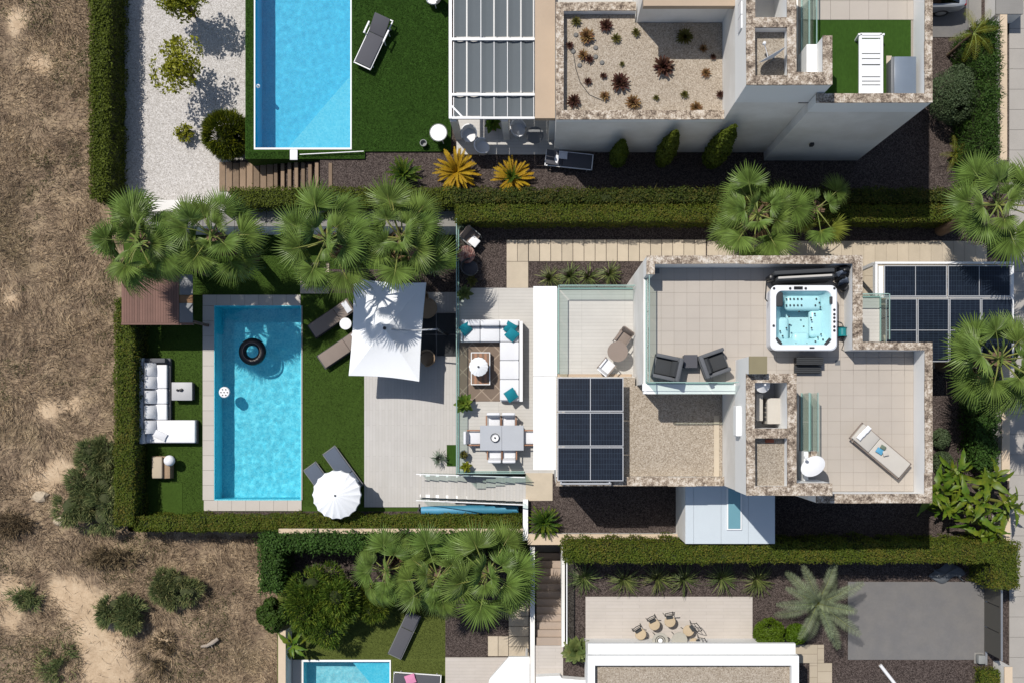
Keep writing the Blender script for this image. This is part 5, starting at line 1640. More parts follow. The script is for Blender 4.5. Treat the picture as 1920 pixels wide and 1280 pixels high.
# grey storage box
a = RC(1672, 107, 1719, 180, ZF + .6)
e = thing('storage_box', 'blue grey storage box beside the white sunbed', 'box', ((a[0] + a[2]) / 2, (a[1] + a[3]) / 2, ZF))
MB().rbox(((a[0] + a[2]) / 2, (a[1] + a[3]) / 2, ZF + .29), (a[2] - a[0] - .04, a[3] - a[1] - .04, .57), .02, 2).build('body', M['grey_metal'], e, smooth=True)
MB().rbox(((a[0] + a[2]) / 2 + .02, (a[1] + a[3]) / 2, ZF + .61), (a[2] - a[0] - .1, a[3] - a[1], .07), .02, 2).build('lid', plain('blue grey plastic', C(124, 136, 150), .35, .1), e, smooth=True)
MB().rbox((a[0] + .04, (a[1] + a[3]) / 2, ZF + .6), (.12, a[3] - a[1], .05), .02, 2).build('hinge_strip', M['grey_metal'], e, smooth=True)
MB().pbox(1662, 105, 1672, 180, ZF + .002, ZF + .02).build('box_plinth', M['slab'], e)

# --- garden sofa on the pool lawn
c = W(300, 750, ZP)
e = thing('corner_sofa', 'white L shaped garden sofa on the pool lawn', 'sofa', (c.x, c.y, ZP))
def loc_rect(x0, y0, x1, y1, z): 
    a = RC(x0, y0, x1, y1, z); return a
b = MB(); a = RC(264, 671, 317, 831, ZP + .4); b.box(a[0], a[1], ZP + .05, a[2], a[3], ZP + .26); b.build('base', M['rattan'], e)
a2 = RC(317, 787, 366, 831, ZP + .4); MB().box(a2[0], a2[1], ZP + .05, a2[2] + .02, a2[3], ZP + .26).build('chaise_base', M['rattan'], e)
MB().rbox((a[0] + .11, (a[1] + a[3]) / 2, ZP + .4), (.2, a[3] - a[1], .62), .03, 2).build('backrest', M['fab_light'], e, smooth=True)
MB().rbox(((a[0] + a[2]) / 2 + .05, a[3] - .1, ZP + .36), (a[2] - a[0] - .3, .18, .45), .03, 2).build('armrest', M['rattan'], e, smooth=True)
for k in range(4):
    y0, y1 = [(683, 728), (728, 757), (757, 787), (787, 830)][k]
    x1 = 313 if k < 3 else 366
    q = RC(273, y0, x1, y1, ZP + .45)
    MB().rbox(((q[0] + q[2]) / 2, (q[1] + q[3]) / 2, ZP + .35), (q[2] - q[0] - .01, q[3] - q[1] - .01, .2), .05, 3).build('seat_cushion', M['fab_white'], e, smooth=True)
for k, y in enumerate((692, 716, 744, 772, 800)):
    q = W(281, y, ZP + .65)
    MB().rbox((q.x, q.y, ZP + .62), (.48, .52, .2), puff=.35, rot=RY(50) @ RX(rnd.uniform(-8, 8))).build('back_cushion', M['fab_white'], e, smooth=True)
q = W(298, 815, ZP + .55)
MB().rbox((q.x, q.y, ZP + .5), (.6, .3, .12), puff=.4, rot=RZ(-25)).build('throw', M['fab_light'], e, smooth=True)
# table cube, stool box and globe lamp
a = RC(322, 716, 360.5, 750, ZP + .4)
e = thing('garden_table', 'pale grey cube table in front of the white garden sofa', 'table', ((a[0] + a[2]) / 2, (a[1] + a[3]) / 2, ZP))
MB().rbox(((a[0] + a[2]) / 2, (a[1] + a[3]) / 2, ZP + .19), (a[2] - a[0] - .04, a[3] - a[1] - .04, .36), .02, 2).build('base', M['rattan'], e, smooth=True)
MB().rbox(((a[0] + a[2]) / 2, (a[1] + a[3]) / 2, ZP + .4), (a[2] - a[0], a[3] - a[1], .05), .015, 2).build('top', M['stone_dark'] if 0 else plain('pale table top', C(196, 196, 196), .5, .05), e, smooth=True)
q = W(337, 732, ZP + .45)
b = MB()
for k in range(5):
    b.lathe([(.001, 0), (.045, .01), (.05, .05), (.03, .09), (.001, .1)], (q.x + rnd.uniform(-.1, .1), q.y + rnd.uniform(-.06, .06), ZP + .425), 10)
o = b.build('table_ornament', M['dark_metal'], smooth=True); tag(o, 'small dark ornament on the pale cube table', 'ornament')
a = RC(283, 855, 319, 897, ZP + .45)
e = thing('wicker_chair', 'beige cushioned wicker cube chair on the pool lawn', 'chair', ((a[0] + a[2]) / 2, (a[1] + a[3]) / 2, ZP))
mx, my = (a[0] + a[2]) / 2, (a[1] + a[3]) / 2
MB().rbox((mx, my, ZP + .17), (a[2] - a[0], a[3] - a[1], .34), .02, 2).build('base', M['wicker'], e, smooth=True)
MB().rbox((mx - .13, my, ZP + .42), (.42, a[3] - a[1] - .03, .16), .05, 3).build('seat_cushion', plain('beige fabric', C(204, 188, 164), .9), e, smooth=True)
MB().rbox((mx + .27, my, ZP + .36), (.2, a[3] - a[1] - .02, .1), .03, 2).build('armrest', M['wicker'], e, smooth=True)
c = W(318, 863, ZP + .6)
e = thing('globe_lamp', 'white globe lamp beside the beige cube chair', 'lamp', (c.x, c.y, ZP))
MB().tube([(0, 0, 0), (0, 0, .45)], .03, 8).build('stem', M['grey_metal'], e, local=True)
MB().lathe([(.001, -.22)] + [(.22 * math.sin(math.pi * k / 10), -.22 * math.cos(math.pi * k / 10)) for k in range(1, 10)] + [(.001, .22)], (0, 0, .62), 20).build('globe', M['fab_white'], e, smooth=True, local=True)
struct('turf_hatch', MB().pbox(303, 905, 342, 966, ZP + .003, ZP + .018), M['lawn'])

# --- cabana with slatted timber roof
c = W(290, 565, ZP)
e = thing('cabana', 'red brown slatted timber cabana roof at the corner of the pool lawn', 'cabana', (c.x, c.y, ZP))
ZK = .1
for k in range(22):
    MB().pbox(228 + k * 4.9, 500, 228 + k * 4.9 + 4.5, 605, ZK - .04, ZK + rnd.uniform(-.003, .003)).build('slat', M['wood_red'], e)
MB().pbox(336.5, 515, 361, 553, ZK - .06, ZK - .01).build('side_panel', M['grey_metal'], e)
MB().pbox(336.5, 553.6, 361, 568, ZK - .09, ZK - .03).build('side_panel', plain('tan board', C(140, 104, 70), .8, .1), e)
MB().pbox(336.5, 568.6, 361, 605, ZK - .06, ZK - .01).build('side_panel', M['grey_metal'], e)
fb = MB(); fb.pbox(227, 605.2, 362, 609, ZK - .14, ZK + .0); fb.build('fascia', M['wood_red'], e)
for (px, py) in [(231, 504), (231, 602), (358, 602), (358, 504)]:
    q = W(px, py, ZK); MB().box(q.x - .05, q.y - .05, ZP, q.x + .05, q.y + .05, ZK - .15).build('post', M['wood_red'], e)

# --- parasols
def square_parasol():
    Zc = .15
    cs_ = [W(663, 522, Zc - .0), W(799, 530, Zc), W(786, 714.7, Zc), W(653.8, 703.7, Zc)]
    mid = sum((v for v in cs_), Vector()) / 4
    e = thing('cantilever_parasol', 'big square white cantilever parasol over the pool deck', 'parasol', (mid.x, mid.y, ZP))
    apex = Vector((mid.x, mid.y, Zc + .62))
    V, Fc = [], []
    n = 8
    for s in range(4):
        a, b = cs_[s], cs_[(s + 1) % 4]
        i0 = len(V)
        for i in range(n + 1):
            t_ = i / n
            for j in range(n + 1):
                g = j / n
                ed = a.lerp(b, g)
                inw = (mid - ed); inw.z = 0
                ed = ed + inw * (.035 * math.sin(math.pi * g))
                p = apex.lerp(ed, t_)
                p.z -= .10 * math.sin(math.pi * g) * t_ * .6 + .09 * math.sin(math.pi * t_)
                V.append(p)
        for i in range(n):
            for j in range(n):
                k = i * 0 + i0 + i * (n + 1) + j
                Fc.append((k, k + n + 1, k + n + 2, k + 1))
    for s in range(4):
        a, b = cs_[s], cs_[(s + 1) % 4]
        for j in range(n):
            p, q = a.lerp(b, j / n), a.lerp(b, (j + 1) / n)
            def inn(v, g):
                w_ = (mid - v); w_.z = 0
                v = v + w_ * (.035 * math.sin(math.pi * g)); v.z -= .06 * math.sin(math.pi * g); return v
            p, q = inn(p, j / n), inn(q, (j + 1) / n)
            i0 = len(V); V += [p, q, q - Vector((0, 0, .1)), p - Vector((0, 0, .1))]
            Fc.append((i0, i0 + 1, i0 + 2, i0 + 3))
    b = MB(); b.add(V, Fc); b.build('canopy', M['canvas'], e, smooth=True)
    r = MB()
    for v in cs_: r.bar(apex - Vector((0, 0, .24)), v - Vector((0, 0, .06)), .025)
    r.build('ribs', M['grey_metal'], e)
    MB().tube([apex - Vector((0, 0, .02)), apex + Vector((0, 0, .07))], [.07, .05], 10).build('finial', M['dark_metal'], e)
    base = W(838, 628, ZP)
    MB().tube([(base.x, base.y, ZP + .05), (base.x - .1, base.y, ZP + 3.05)], .045, 10).build('mast', M['grey_metal'], e)
    q_ = W(764, 620, .62)
    MB().tube([(base.x - .1, base.y, ZP + 3.0), (q_.x, q_.y, .62), (apex.x, apex.y, apex.z - .2)], .03, 8).build('arm', M['alu'], e)
    b0 = W(818, 627, ZP + .1)
    for (dx, dy) in ((-.44, -.44), (.44, -.44), (-.44, .44), (.44, .44)):
        MB().rbox((b0.x + dx, b0.y + dy, ZP + .09), (.84, .84, .08), .02, 2).build('base_slab', M['fab_dark'], e, smooth=True)
square_parasol()

def round_parasol(label, px, py, z0, zt, R, n=16, sag=.03, valance=.12, rise=.3, mat='canvas'):
    c = W(px, py, zt - rise * .3)
    e = thing('round_parasol', label, 'parasol', (c.x, c.y, z0))
    V = [(0, 0, zt - z0)]; Fc = []
    rings = 6
    ne = n * 4
    for i in range(1, rings + 1):
        t_ = i / rings
        for k in range(ne):
            a = 2 * math.pi * k / ne
            g = (k % 4) / 4
            s = math.sin(math.pi * g)
            rr = R * t_ * (1 - .045 * s * t_)
            V.append((math.cos(a) * rr, math.sin(a) * rr, zt - z0 - rise * t_ ** 1.35 - sag * s * t_))
    for k in range(ne): Fc.append((0, 1 + k, 1 + (k + 1) % ne))
    for i in range(rings - 1):
        for k in range(ne):
            a = 1 + i * ne
            Fc.append((a + k, a + ne + k, a + ne + (k + 1) % ne, a + (k + 1) % ne))
    o0 = len(V); a = 1 + (rings - 1) * ne
    for k in range(ne):
        v = Vector(V[a + k]); V.append((v.x * 1.02, v.y * 1.02, v.z - valance * (1 - .35 * math.sin(math.pi * (k % 4) / 4))))
    for k in range(ne): Fc.append((a + k, o0 + k, o0 + (k + 1) % ne, a + (k + 1) % ne))
    b = MB(); b.add(V, Fc); b.build('canopy', M[mat], e, smooth=True, local=True)
    MB().tube([(0, 0, .0), (0, 0, zt - z0 + .02)], .022, 8).build('pole', M['white_metal'], e, local=True)
    MB().lathe([(.03, 0), (.045, .03), (.02, .08), (.001, .1)], (0, 0, zt - z0 - .01), 10).build('finial', M['grey_metal'], e, local=True)
    r = MB()
    for k in range(n):
        a_ = 2 * math.pi * k / n
        r.bar((0, 0, zt - z0 - .06), (math.cos(a_) * R * .97, math.sin(a_) * R * .97, zt - z0 - rise - .03), .012)
    r.build('ribs', M['white_metal'], e, local=True)
    if z0 < -1.5: MB().lathe([(.3, 0), (.3, .06), (.08, .1), (.03, .3)], (0, 0, .01), 20).build('base', M['pot_grey'], e, smooth=True, local=True)
    return e
round_parasol('round white scalloped parasol over the two slate loungers', 629, 928, ZP, .15, .95, 18)
round_parasol('small white decorative parasol on the coffee table', 897, 687, .42, 1.15, .36, 16, .01, .03, .14)

# round white side table by the taupe loungers
c = W(648, 607, ZP + .4)
e = thing('side_table', 'small round white side table between the taupe loungers', 'table', (c.x, c.y, ZP))
MB().lathe([(.24, 0), (.24, .03), (.02, .05)], (0, 0, .4), 20).build('top', M['fab_white'], e, local=True)
MB().tube([(0, 0, 0), (0, 0, .4)], .03).build('stem', M['white_metal'], e, local=True)
MB().lathe([(.18, 0), (.18, .02), (.03, .04)], (0, 0, .01), 16).build('foot', M['white_metal'], e, local=True)

# wicker set half hidden under the square parasol
c = W(800, 578, ZP + .7)
e = thing('round_table', 'round brown table half hidden beneath the square parasol', 'table', (c.x, c.y, ZP))
MB().lathe([(.42, 0), (.42, .03)], (0, 0, .68), 28).build('top', M['wicker'], e, local=True)
MB().tube([(0, 0, 0), (0, 0, .68)], .05).build('stem', M['wicker'], e, local=True)
MB().lathe([(.25, 0), (.22, .03), (.05, .06)], (0, 0, .05), 16).build('foot', M['wicker'], e, local=True)
def wicker_chair(label, px, py, z, ang, mat='wicker', s=1.0, seat='wicker'):
    c = W(px, py, z + .45)
    e = thing('wicker_chair', label, 'chair', (c.x, c.y, z), R_(ang))
    V, Fc = [], []
    n = 16
    for k in range(n + 1):
        a = R_(-125 + 250 * k / n)
        hh = .36 + .34 * (math.cos(a * .5) ** 2)
        for (rr, zz) in ((.30, .36), (.33, .36 + hh * .5), (.35, .34 + hh), (.31, .34 + hh), (.28, .38)):
            V.append((math.cos(a) * rr * s, math.sin(a) * rr * s, zz * s))
    for k in range(n):
        for j in range(4):
            a = k * 5 + j
            Fc.append((a, a + 5, a + 6, a + 1))
    b = MB(); b.add(V, Fc); b.build('backrest', M[mat], e, smooth=True, local=True)
    MB().lathe([(.28 * s, 0), (.3 * s, .04), (.28 * s, .09), (.001, .1)], (0, 0, .36 * s), 18).build('seat', M[seat], e, smooth=True, local=True)
    for k in range(4):
        a = R_(45 + 90 * k)
        MB().tube([(math.cos(a) * .28 * s, math.sin(a) * .28 * s, 0), (math.cos(a) * .24 * s, math.sin(a) * .24 * s, .38 * s)], .018, 6).build('leg', M[mat], e, local=True)
    return e
wicker_chair('tan wicker tub chair at the edge of the square parasol', 802, 672, ZP, 20)
wicker_chair('tan wicker tub chair under the parasol by the round table', 790, 560, ZP, 110)

# floating ring and chlorine floater
c = W(473, 659, ZP)
e = thing('swim_ring', 'black inflatable ring floating in the turquoise pool', 'swim ring', (c.x, c.y, ZP - .03))
def torus(R, r, n=40, m=14, z=0):
    V, Fc = [], []
    for i in range(n):
        a = 2 * math.pi * i / n
        for j in range(m):
            b_ = 2 * math.pi * j / m
            V.append((math.cos(a) * (R + r * math.cos(b_)), math.sin(a) * (R + r * math.cos(b_)), z + r * math.sin(b_)))
    for i in range(n):
        for j in range(m):
            Fc.append((i * m + j, ((i + 1) % n) * m + j, ((i + 1) % n) * m + (j + 1) % m, i * m + (j + 1) % m))
    b = MB(); b.add(V, Fc); return b
torus(.40, .16).build('tube', M['rubber'], e, smooth=True, local=True)
torus(.36, .012, z=.158).build('stripe', M['fab_taupe'], e, smooth=True, local=True)
c = W(421, 735, ZP)
e = thing('chlorine_floater', 'white round chlorine dispenser floating in the pool', 'floater', (c.x, c.y, ZP - .09))
MB().lathe([(.18, 0), (.23, .05), (.23, .1), (.2, .14), (.001, .15)], (0, 0, 0), 24).build('body', M['fab_white'], e, smooth=True, local=True)
for k in range(7):
    a = 2 * math.pi * k / 6; q = 0 if k == 6 else .13
    MB().lathe([(.03, 0), (.03, .02), (.02, .022)], (math.cos(a) * q, math.sin(a) * q, .142), 10).build('cap', M['stone_dark'], e, local=True)
# pool cover roller
q0, q1 = W(790, 956, ZP + .4), W(972, 954, ZP + .4)
e = thing('cover_roller', 'blue pool cover rolled on a roller beside the hedge', 'pool cover', (q0.x, q0.y, ZP))
pts = [q0.lerp(q1, k / 10) for k in range(11)]
MB().tube(pts, [.15, .17, .18, .17, .18, .19, .18, .17, .18, .17, .15], 16).build('rolled_cover', M['cover_blue'], e, smooth=True)
for q in (q0 - Vector((.12, 0, 0)), q1 + Vector((.1, 0, 0))):
    b = MB(); b.bar((q.x, q.y - .3, ZP + .03), (q.x, q.y + .22, ZP + .03), .06); b.bar((q.x, q.y, ZP), (q.x, q.y, ZP + .5), .06)
    b.build('end_stand', M['dark_metal'], e)

c = W(484, 162, 0)
e = thing('pool_thermometer', 'small blue and white thermometer floating in the bright blue pool', 'thermometer', (c.x, c.y, -.03))
MB().lathe([(.05, 0), (.08, .04), (.05, .08), (.001, .1)], (0, 0, 0), 12).build('float', M['fab_white'], e, smooth=True, local=True)
MB().lathe([(.03, 0), (.03, .04), (.001, .05)], (0, 0, .08), 10).build('cap', M['cover_blue'], e, smooth=True, local=True)
# pool net of the upper pool
q0, q1 = W(562, 290, .2), W(682, 284, .25)
e = thing('pool_net', 'white pool skimmer net lying on the raised turf strip', 'pool net', (q0.x, q0.y, .1))
MB().tube([q0, q1], .02, 6).build('pole', M['white_metal'], e)
q = W(551, 291, .15)
b = MB().rbox((q.x, q.y, .16), (.3, .4, .05), .02, 2); b.build('net', M['fab_white'], e, smooth=True)
# white round garden table, bucket, chair edge
c = W(822, 249, .8)
e = thing('garden_table', 'white round lattice table on the artificial lawn corner', 'table', (c.x, c.y, .1))
MB().lathe([(.31, 0), (.31, .03)], (0, 0, .68), 24).build('top', M['white_metal'], e, local=True)
for k in range(4):
    a = k * math.pi / 2 + .5
    MB().tube([(math.cos(a) * .2, math.sin(a) * .2, .68), (math.cos(a) * .28, math.sin(a) * .28, 0)], .02, 6).build('leg', M['white_metal'], e, local=True)
torus(.33, .012, z=.7).build('rim', M['pot_grey'], e, local=True)
c = W(794, 269, .3)
o = MB().lathe([(.09, 0), (.13, .26), (.135, .27), (.11, .27), (.09, .1), (.001, .1)], (c.x, c.y, .1), 18).build('bucket', M['pot_grey'], smooth=True); tag(o, 'small grey bucket on the artificial lawn near the white table', 'bucket')
wicker_chair('white metal chair at the top edge of the artificial lawn', 812, -6, .1, 60, 'white_metal', 1.0, 'white_metal')
for i, (px, py, lab) in enumerate([(880, 262, 'white lattice chair nearest the lawn in the awning shade'), (972, 252, 'white tub chair in the awning shade'), (905, 285, 'low white stool by the porch edge')]):
    wicker_chair(lab, px, py - 8, .05, 90 + i * 50, 'white_metal', .9, 'white_metal')
c = W(1003, 254, .75)
e = thing('round_table', 'round glass table in the awning shade', 'table', (c.x, c.y, .05))
MB().lathe([(.33, 0), (.33, .02)], (0, 0, .7), 24).build('top', M['grey_metal'], e, local=True)
MB().tube([(0, 0, 0), (0, 0, .7)], .04).build('stem', M['white_metal'], e, local=True)
# roof satellite dishes
def dish(label, px, py, z0, r, tilt, az, h=.7, mast=True, lnb=True):
    c = W(px, py, z0 + h)
    e = thing('satellite_dish', label, 'dish', (c.x, c.y, z0))
    b = MB().lathe([(.001, 0), (r * .5, r * .05), (r * .8, r * .13), (r, r * .21), (r * 1.01, r * .2), (r * .8, r * .11), (.001, -.012)], (0, 0, 0), 28)
    m = Matrix.Translation((0, 0, h)) @ RZ(az) @ RY(tilt)
    b.xf(m); b.build('reflector', M['fab_light'], e, smooth=True, local=True)
    MB().tube([(0, 0, 0), m @ Vector((0, 0, -.03))], .025, 8).build('mast', M['grey_metal'], e, local=True)
    MB().tube([m @ Vector((r * .9, 0, r * .2)), m @ Vector((r * .35, 0, r * 1.1))], .015, 6).build('feed_arm', M['white_metal'], e, local=True)
    q = m @ Vector((r * .35, 0, r * 1.12))
    MB().rbox(q, (.09, .09, .14), .02, 1).build('receiver', M['white_metal'], e, local=True)
    return e
dish('large white satellite dish beside the stair tower coping', 1526, 876, 6.6, .39, 54, 132, 1.25)
dish('white satellite dish lying in shade of the upper tower roof', 1450, 108, 8.0, .45, 80, 120, .5)
# condenser units, lamp and brick in the tower well
for (px, py, sx, sy, lab) in [(1424, 763, .22, .86, 'narrow beige condenser unit on the left of the tower well'), (1451, 770, .42, .82, 'wide beige condenser unit in the tower well')]:
    c = W(px, py, 7.4)
    e = thing('condenser_unit', lab, 'air conditioner', (c.x, c.y, 6.6))
    MB().rbox((0, 0, .42), (sx, sy, .8), .02, 2).build('casing', M['fab_cream'], e, smooth=True, local=True)
    for k in range(4): MB().box(-sx / 2 - .006, -sy / 2 + .1 + .15 * k, .2, -sx / 2 + .01, -sy / 2 + .2 + .15 * k, .7).build('grille', M['grey_metal'], e, local=True)
    MB().box(-sx / 2 + .02, -sy / 2 + .03, 0, sx / 2 - .02, -sy / 2 + .08, .03).build('foot', M['dark_metal'], e, local=True)
c = W(1433, 721, 8.2)
e = thing('antenna_cone', 'small white cone shaped antenna in the tower well', 'antenna', (c.x, c.y, 6.6))
MB().lathe([(.24, 0), (.1, .12), (.03, .2), (.03, .4), (.001, .42)], (0, 0, 1.35), 16).build('cone', M['white_metal'], e, smooth=True, local=True)
MB().tube([(0, 0, 0), (0, 0, 1.36)], .02, 6).build('mast', M['grey_metal'], e, local=True)
c = W(1443, 826, 8.0)
o = MB().rbox((c.x, c.y, 8.0), (.26, .1, .08), .008, 1).build('roof_brick', M['terracotta']); tag(o, 'single red brick lying on the tower gravel roof', 'brick')

# --- hot tub
a = RC(1445, 535, 1570, 657, ZF + .9)
cx, cy = (a[0] + a[2]) / 2, (a[1] + a[3]) / 2
hw, hd = (a[2] - a[0]) / 2, (a[3] - a[1]) / 2
e = thing('hot_tub', 'white square hot tub full of aqua water on the roof terrace', 'hot tub', (cx, cy, ZF))
def rr_loop(w, d, r, z, n=6, ox=0, oy=0):
    out = []
    for (sx, sy, a0) in ((1, 1, 0), (-1, 1, 90), (-1, -1, 180), (1, -1, 270)):
        for k in range(n + 1):
            t_ = R_(a0 + 90 * k / n)
            out.append((ox + sx * (w - r) + r * math.cos(t_), oy + sy * (d - r) + r * math.sin(t_), z))
    return out
def loft(loops, close=True):
    V = []; Fc = []; n = len(loops[0])
    for l in loops: V += l
    for i in range(len(loops) - 1):
        for k in range(n):
            k2 = (k + 1) % n
            Fc.append((i * n + k, i * n + k2, (i + 1) * n + k2, (i + 1) * n + k))
    if close: Fc.append(tuple((len(loops) - 1) * n + k for k in range(n)))
    b = MB(); b.add(V, Fc); return b
loft([rr_loop(hw - .06, hd - .06, .16, 0), rr_loop(hw - .06, hd - .06, .16, .8)], False).build('cabinet', M['fab_light'], e, smooth=True, local=True)
loft([rr_loop(hw - .07, hd - .07, .16, .78), rr_loop(hw, hd, .2, .82), rr_loop(hw, hd, .2, .87), rr_loop(hw - .04, hd - .04, .18, .905), rr_loop(hw - .17, hd - .17, .2, .895), rr_loop(hw - .19, hd - .19, .2, .84)], False).build('rim', M['tub'], e, smooth=True, local=True)
loft([rr_loop(hw - .185, hd - .185, .2, .86), rr_loop(hw - .24, hd - .24, .22, .66), rr_loop(hw - .40, hd - .40, .28, .5), rr_loop(hw - .46, hd - .46, .25, .16), rr_loop(.3, .3, .2, .12)]).build('shell', M['tub_in'], e, smooth=True, local=True)
MB().rbox((.06, .5, .48), (1.15, .5, .3), .13, 4).build('lounge_seat', M['tub_in'], e, smooth=True, local=True)
MB().rbox((.5, -.15, .42), (.48, .9, .26), .13, 4).build('corner_seat', M['tub_in'], e, smooth=True, local=True)
MB().rbox((-.6, -.32, .42), (.45, .75, .28), .13, 4).build('corner_seat', M['tub_in'], e, smooth=True, local=True)
MB().rbox((0, -.62, .42), (.55, .4, .28), .13, 4).build('foot_seat', M['tub_in'], e, smooth=True, local=True)
w_ = MB(); w_.add(rr_loop(hw - .19, hd - .19, .2, .78), [tuple(range(28))]); w_.build('water', M['tubwater'], e, local=True)
MB().rbox((-hw + .29, .58, .84), (.22, .46, .12), .05, 3).build('headrest', M['fab_dark'], e, smooth=True, local=True)
MB().rbox((hw - .2, .55, .9), (.1, .24, .05), .02, 2).build('headrest', M['fab_dark'], e, smooth=True, local=True)
MB().rbox((-hw + .26, -hd + .3, .88), (.09, .26, .06), .02, 2, RZ(40)).build('headrest', M['fab_dark'], e, smooth=True, local=True)
MB().rbox((hw - .3, -hd + .28, .88), (.09, .26, .06), .02, 2, RZ(-40)).build('headrest', M['fab_dark'], e, smooth=True, local=True)
MB().rbox((-.18, hd - .09, .905), (.28, .1, .03), .01, 1).build('control_panel', M['black'], e, local=True)
MB().rbox((.25, -hd + .09, .905), (.16, .05, .03), .01, 1).build('vent_slot', M['black'], e, local=True)
jets = [(-.44, hd - .1), (.05, hd - .1), (-hw + .1, hd - .1), (hw - .1, hd - .1), (hw - .1, .25), (hw - .1, .11), (hw - .1, 0), (hw - .1, -.12), (hw - .1, -.28), (hw - .1, -.4), (-hw + .09, -.25)]
for (x, y) in jets: MB().lathe([(.04, 0), (.04, .025), (.025, .03)], (x, y, .9), 12).build('knob', M['dark_metal'], e, smooth=True, local=True)
inner = [(-.5 + .12 * k, .62) for k in range(5)] + [(-.5 + .12 * k, .42) for k in range(5)] + [(.45, .62), (.55, .5), (.42, .42), (.58, .36), (.3, -.05), (.3, -.3), (.4, .15), (-.1, .22), (-.42, .05), (-.4, -.2), (.05, -.25), (.28, .02), (-.7, -.4), (-.62, -.55), (-.5, -.3), (.5, -.6), (.6, -.5), (.42, -.72), (.66, -.66), (-.2, -.8), (.15, -.8)]
for (x, y) in inner: MB().lathe([(.028, 0), (.028, .02), (.012, .024)], (x, y, .66), 10).build('jet', M['dark_metal'], e, smooth=True, local=True)
# spa cover, lifter, bag, hose reel, steps
c = W(1505, 520, ZF + .7)
e = thing('spa_cover', 'folded black and white spa cover behind the hot tub', 'cover', (c.x, c.y, ZF), R_(3))
MB().rbox((0, .1, .5), (1.9, .13, .95), .03, 2, RX(-6)).build('cover_half', M['fab_dark'], e, smooth=True, local=True)
MB().rbox((.03, -.06, .52), (1.8, .13, .95), .03, 2, RX(-3)).build('cover_half', M['fab_dark'], e, smooth=True, local=True)
MB().rbox((0, -.02, 1.02), (1.7, .07, .05), .015, 1).build('skirt', M['fab_cream'], e, local=True)
c = W(1440, 535, ZF + .6)
e = thing('cover_lifter', 'black tubular cover lifter beside the hot tub', 'lifter', (c.x, c.y, ZF))
b = MB().tube([(.15, .2, .3), (.05, .15, .8), (-.1, .1, .85), (-.12, -.45, .75), (0, -.5, .5)], .02, 8).tube([(.1, .2, 0), (.1, .15, .8)], .03, 8); b.build('tube', M['black'], e, smooth=True, local=True)
MB().rbox((.1, .22, .5), (.2, .2, .6), .06, 2).build('bracket', M['black'], e, smooth=True, local=True)
c = W(1580, 522, ZF + .5)
e = thing('folded_sunshade', 'grey and black folded sunshade bundled in the terrace corner', 'bundle', (c.x, c.y, ZF), R_(20))
for k in range(5):
    MB().rbox((rnd.uniform(-.08, .1), -.25 + .13 * k, .35 + .06 * k), (.3, .16, .5), puff=.3, rot=RX(rnd.uniform(-25, 25)) @ RZ(rnd.uniform(-30, 30))).build('fold', M['fab_grey'] if k % 2 else M['black'], e, smooth=True, local=True)
c = W(1580, 622, ZF + .3)
e = thing('hose_reel', 'teal garden hose reel between hot tub and parapet', 'hose reel', (c.x, c.y, ZF))
MB().tube([(0, -.14, .25), (0, -.1, .25), (0, .1, .25), (0, .14, .25)], [.17, .13, .13, .17], 18).build('drum', M['teal_plastic'], e, smooth=True, local=True)
b = MB()
for s in (-.17, .17): b.bar((-.14, s, 0), (0, s, .28), .025); b.bar((.14, s, 0), (0, s, .28), .025)
b.build('stand', M['black'], e, local=True)
MB().tube([(.1, .15, .1), (.05, .3, .05), (-.1, .36, .03), (-.15, .3, .03)], .012, 6).tube([(0, -.15, .12), (.12, -.35, .03), (.05, -.55, .02), (.2, -.62, .02)], .012, 6).build('hose', M['dark_metal'], e, smooth=True, local=True)
a = RC(1492, 668, 1542, 702, ZF + .3)
e = thing('tub_steps', 'dark two tread steps in front of the hot tub', 'steps', ((a[0] + a[2]) / 2, (a[1] + a[3]) / 2, ZF))
for k in range(2):
    z1 = .42 - .2 * k
    y = .14 - .26 * k
    MB().rbox((-.02 * k, y, z1 / 2), (.84 - .03 * k, .24, z1 - .04), .01, 1).build('riser', M['black'], e, local=True)
    for j in range(4): MB().rbox((-.02 * k, y - .085 + .058 * j, z1), (.86, .05, .025), .006, 1).build('tread_board', M['fab_dark'], e, local=True)

# --- rattan armchairs on the roof terrace
def armchair(label, px, py, z, ang, seat='fab_dark', body='rattan', w=.86, d=.78):
    c = W(px, py, z + .4)
    e = thing('rattan_armchair', label, 'armchair', (c.x, c.y, z), R_(ang), 'rattan armchairs on the roof terrace')
    MB().rbox((0, 0, .17), (w, d, .28), .03, 2).build('base', M[body], e, smooth=True, local=True)
    for s in (-1, 1): MB().rbox((.02, s * (d / 2 - .06), .42), (w - .04, .12, .34), .03, 2).build('armrest', M[body], e, smooth=True, local=True)
    MB().rbox((-w / 2 + .07, 0, .5), (.14, d - .01, .5), .04, 2, RY(-8)).build('backrest', M[body], e, smooth=True, local=True)
    MB().rbox((.07, 0, .37), (w - .24, d - .27, .13), .05, 3).build('seat_cushion', M[seat], e, smooth=True, local=True)
    MB().rbox((-w / 2 + .2, 0, .56), (.36, d - .3, .13), puff=.2, rot=RY(68)).build('back_cushion', M[seat], e, smooth=True, local=True)
    for sx in (-1, 1):
        for sy in (-1, 1): MB().rbox((sx * (w / 2 - .06), sy * (d / 2 - .06), .02), (.05, .05, .04), .005, 1).build('foot', M['black'], e, local=True)
armchair('left dark rattan armchair on the roof terrace', 1250, 689, ZF, 168 - 0, w=.84, d=.78)
armchair('right dark rattan armchair on the roof terrace', 1339, 681, ZF, 20, w=.84, d=.78)
c = W(1295, 677, ZF + .4)
e = thing('rattan_table', 'small square rattan table between the dark armchairs', 'table', (c.x, c.y, ZF))
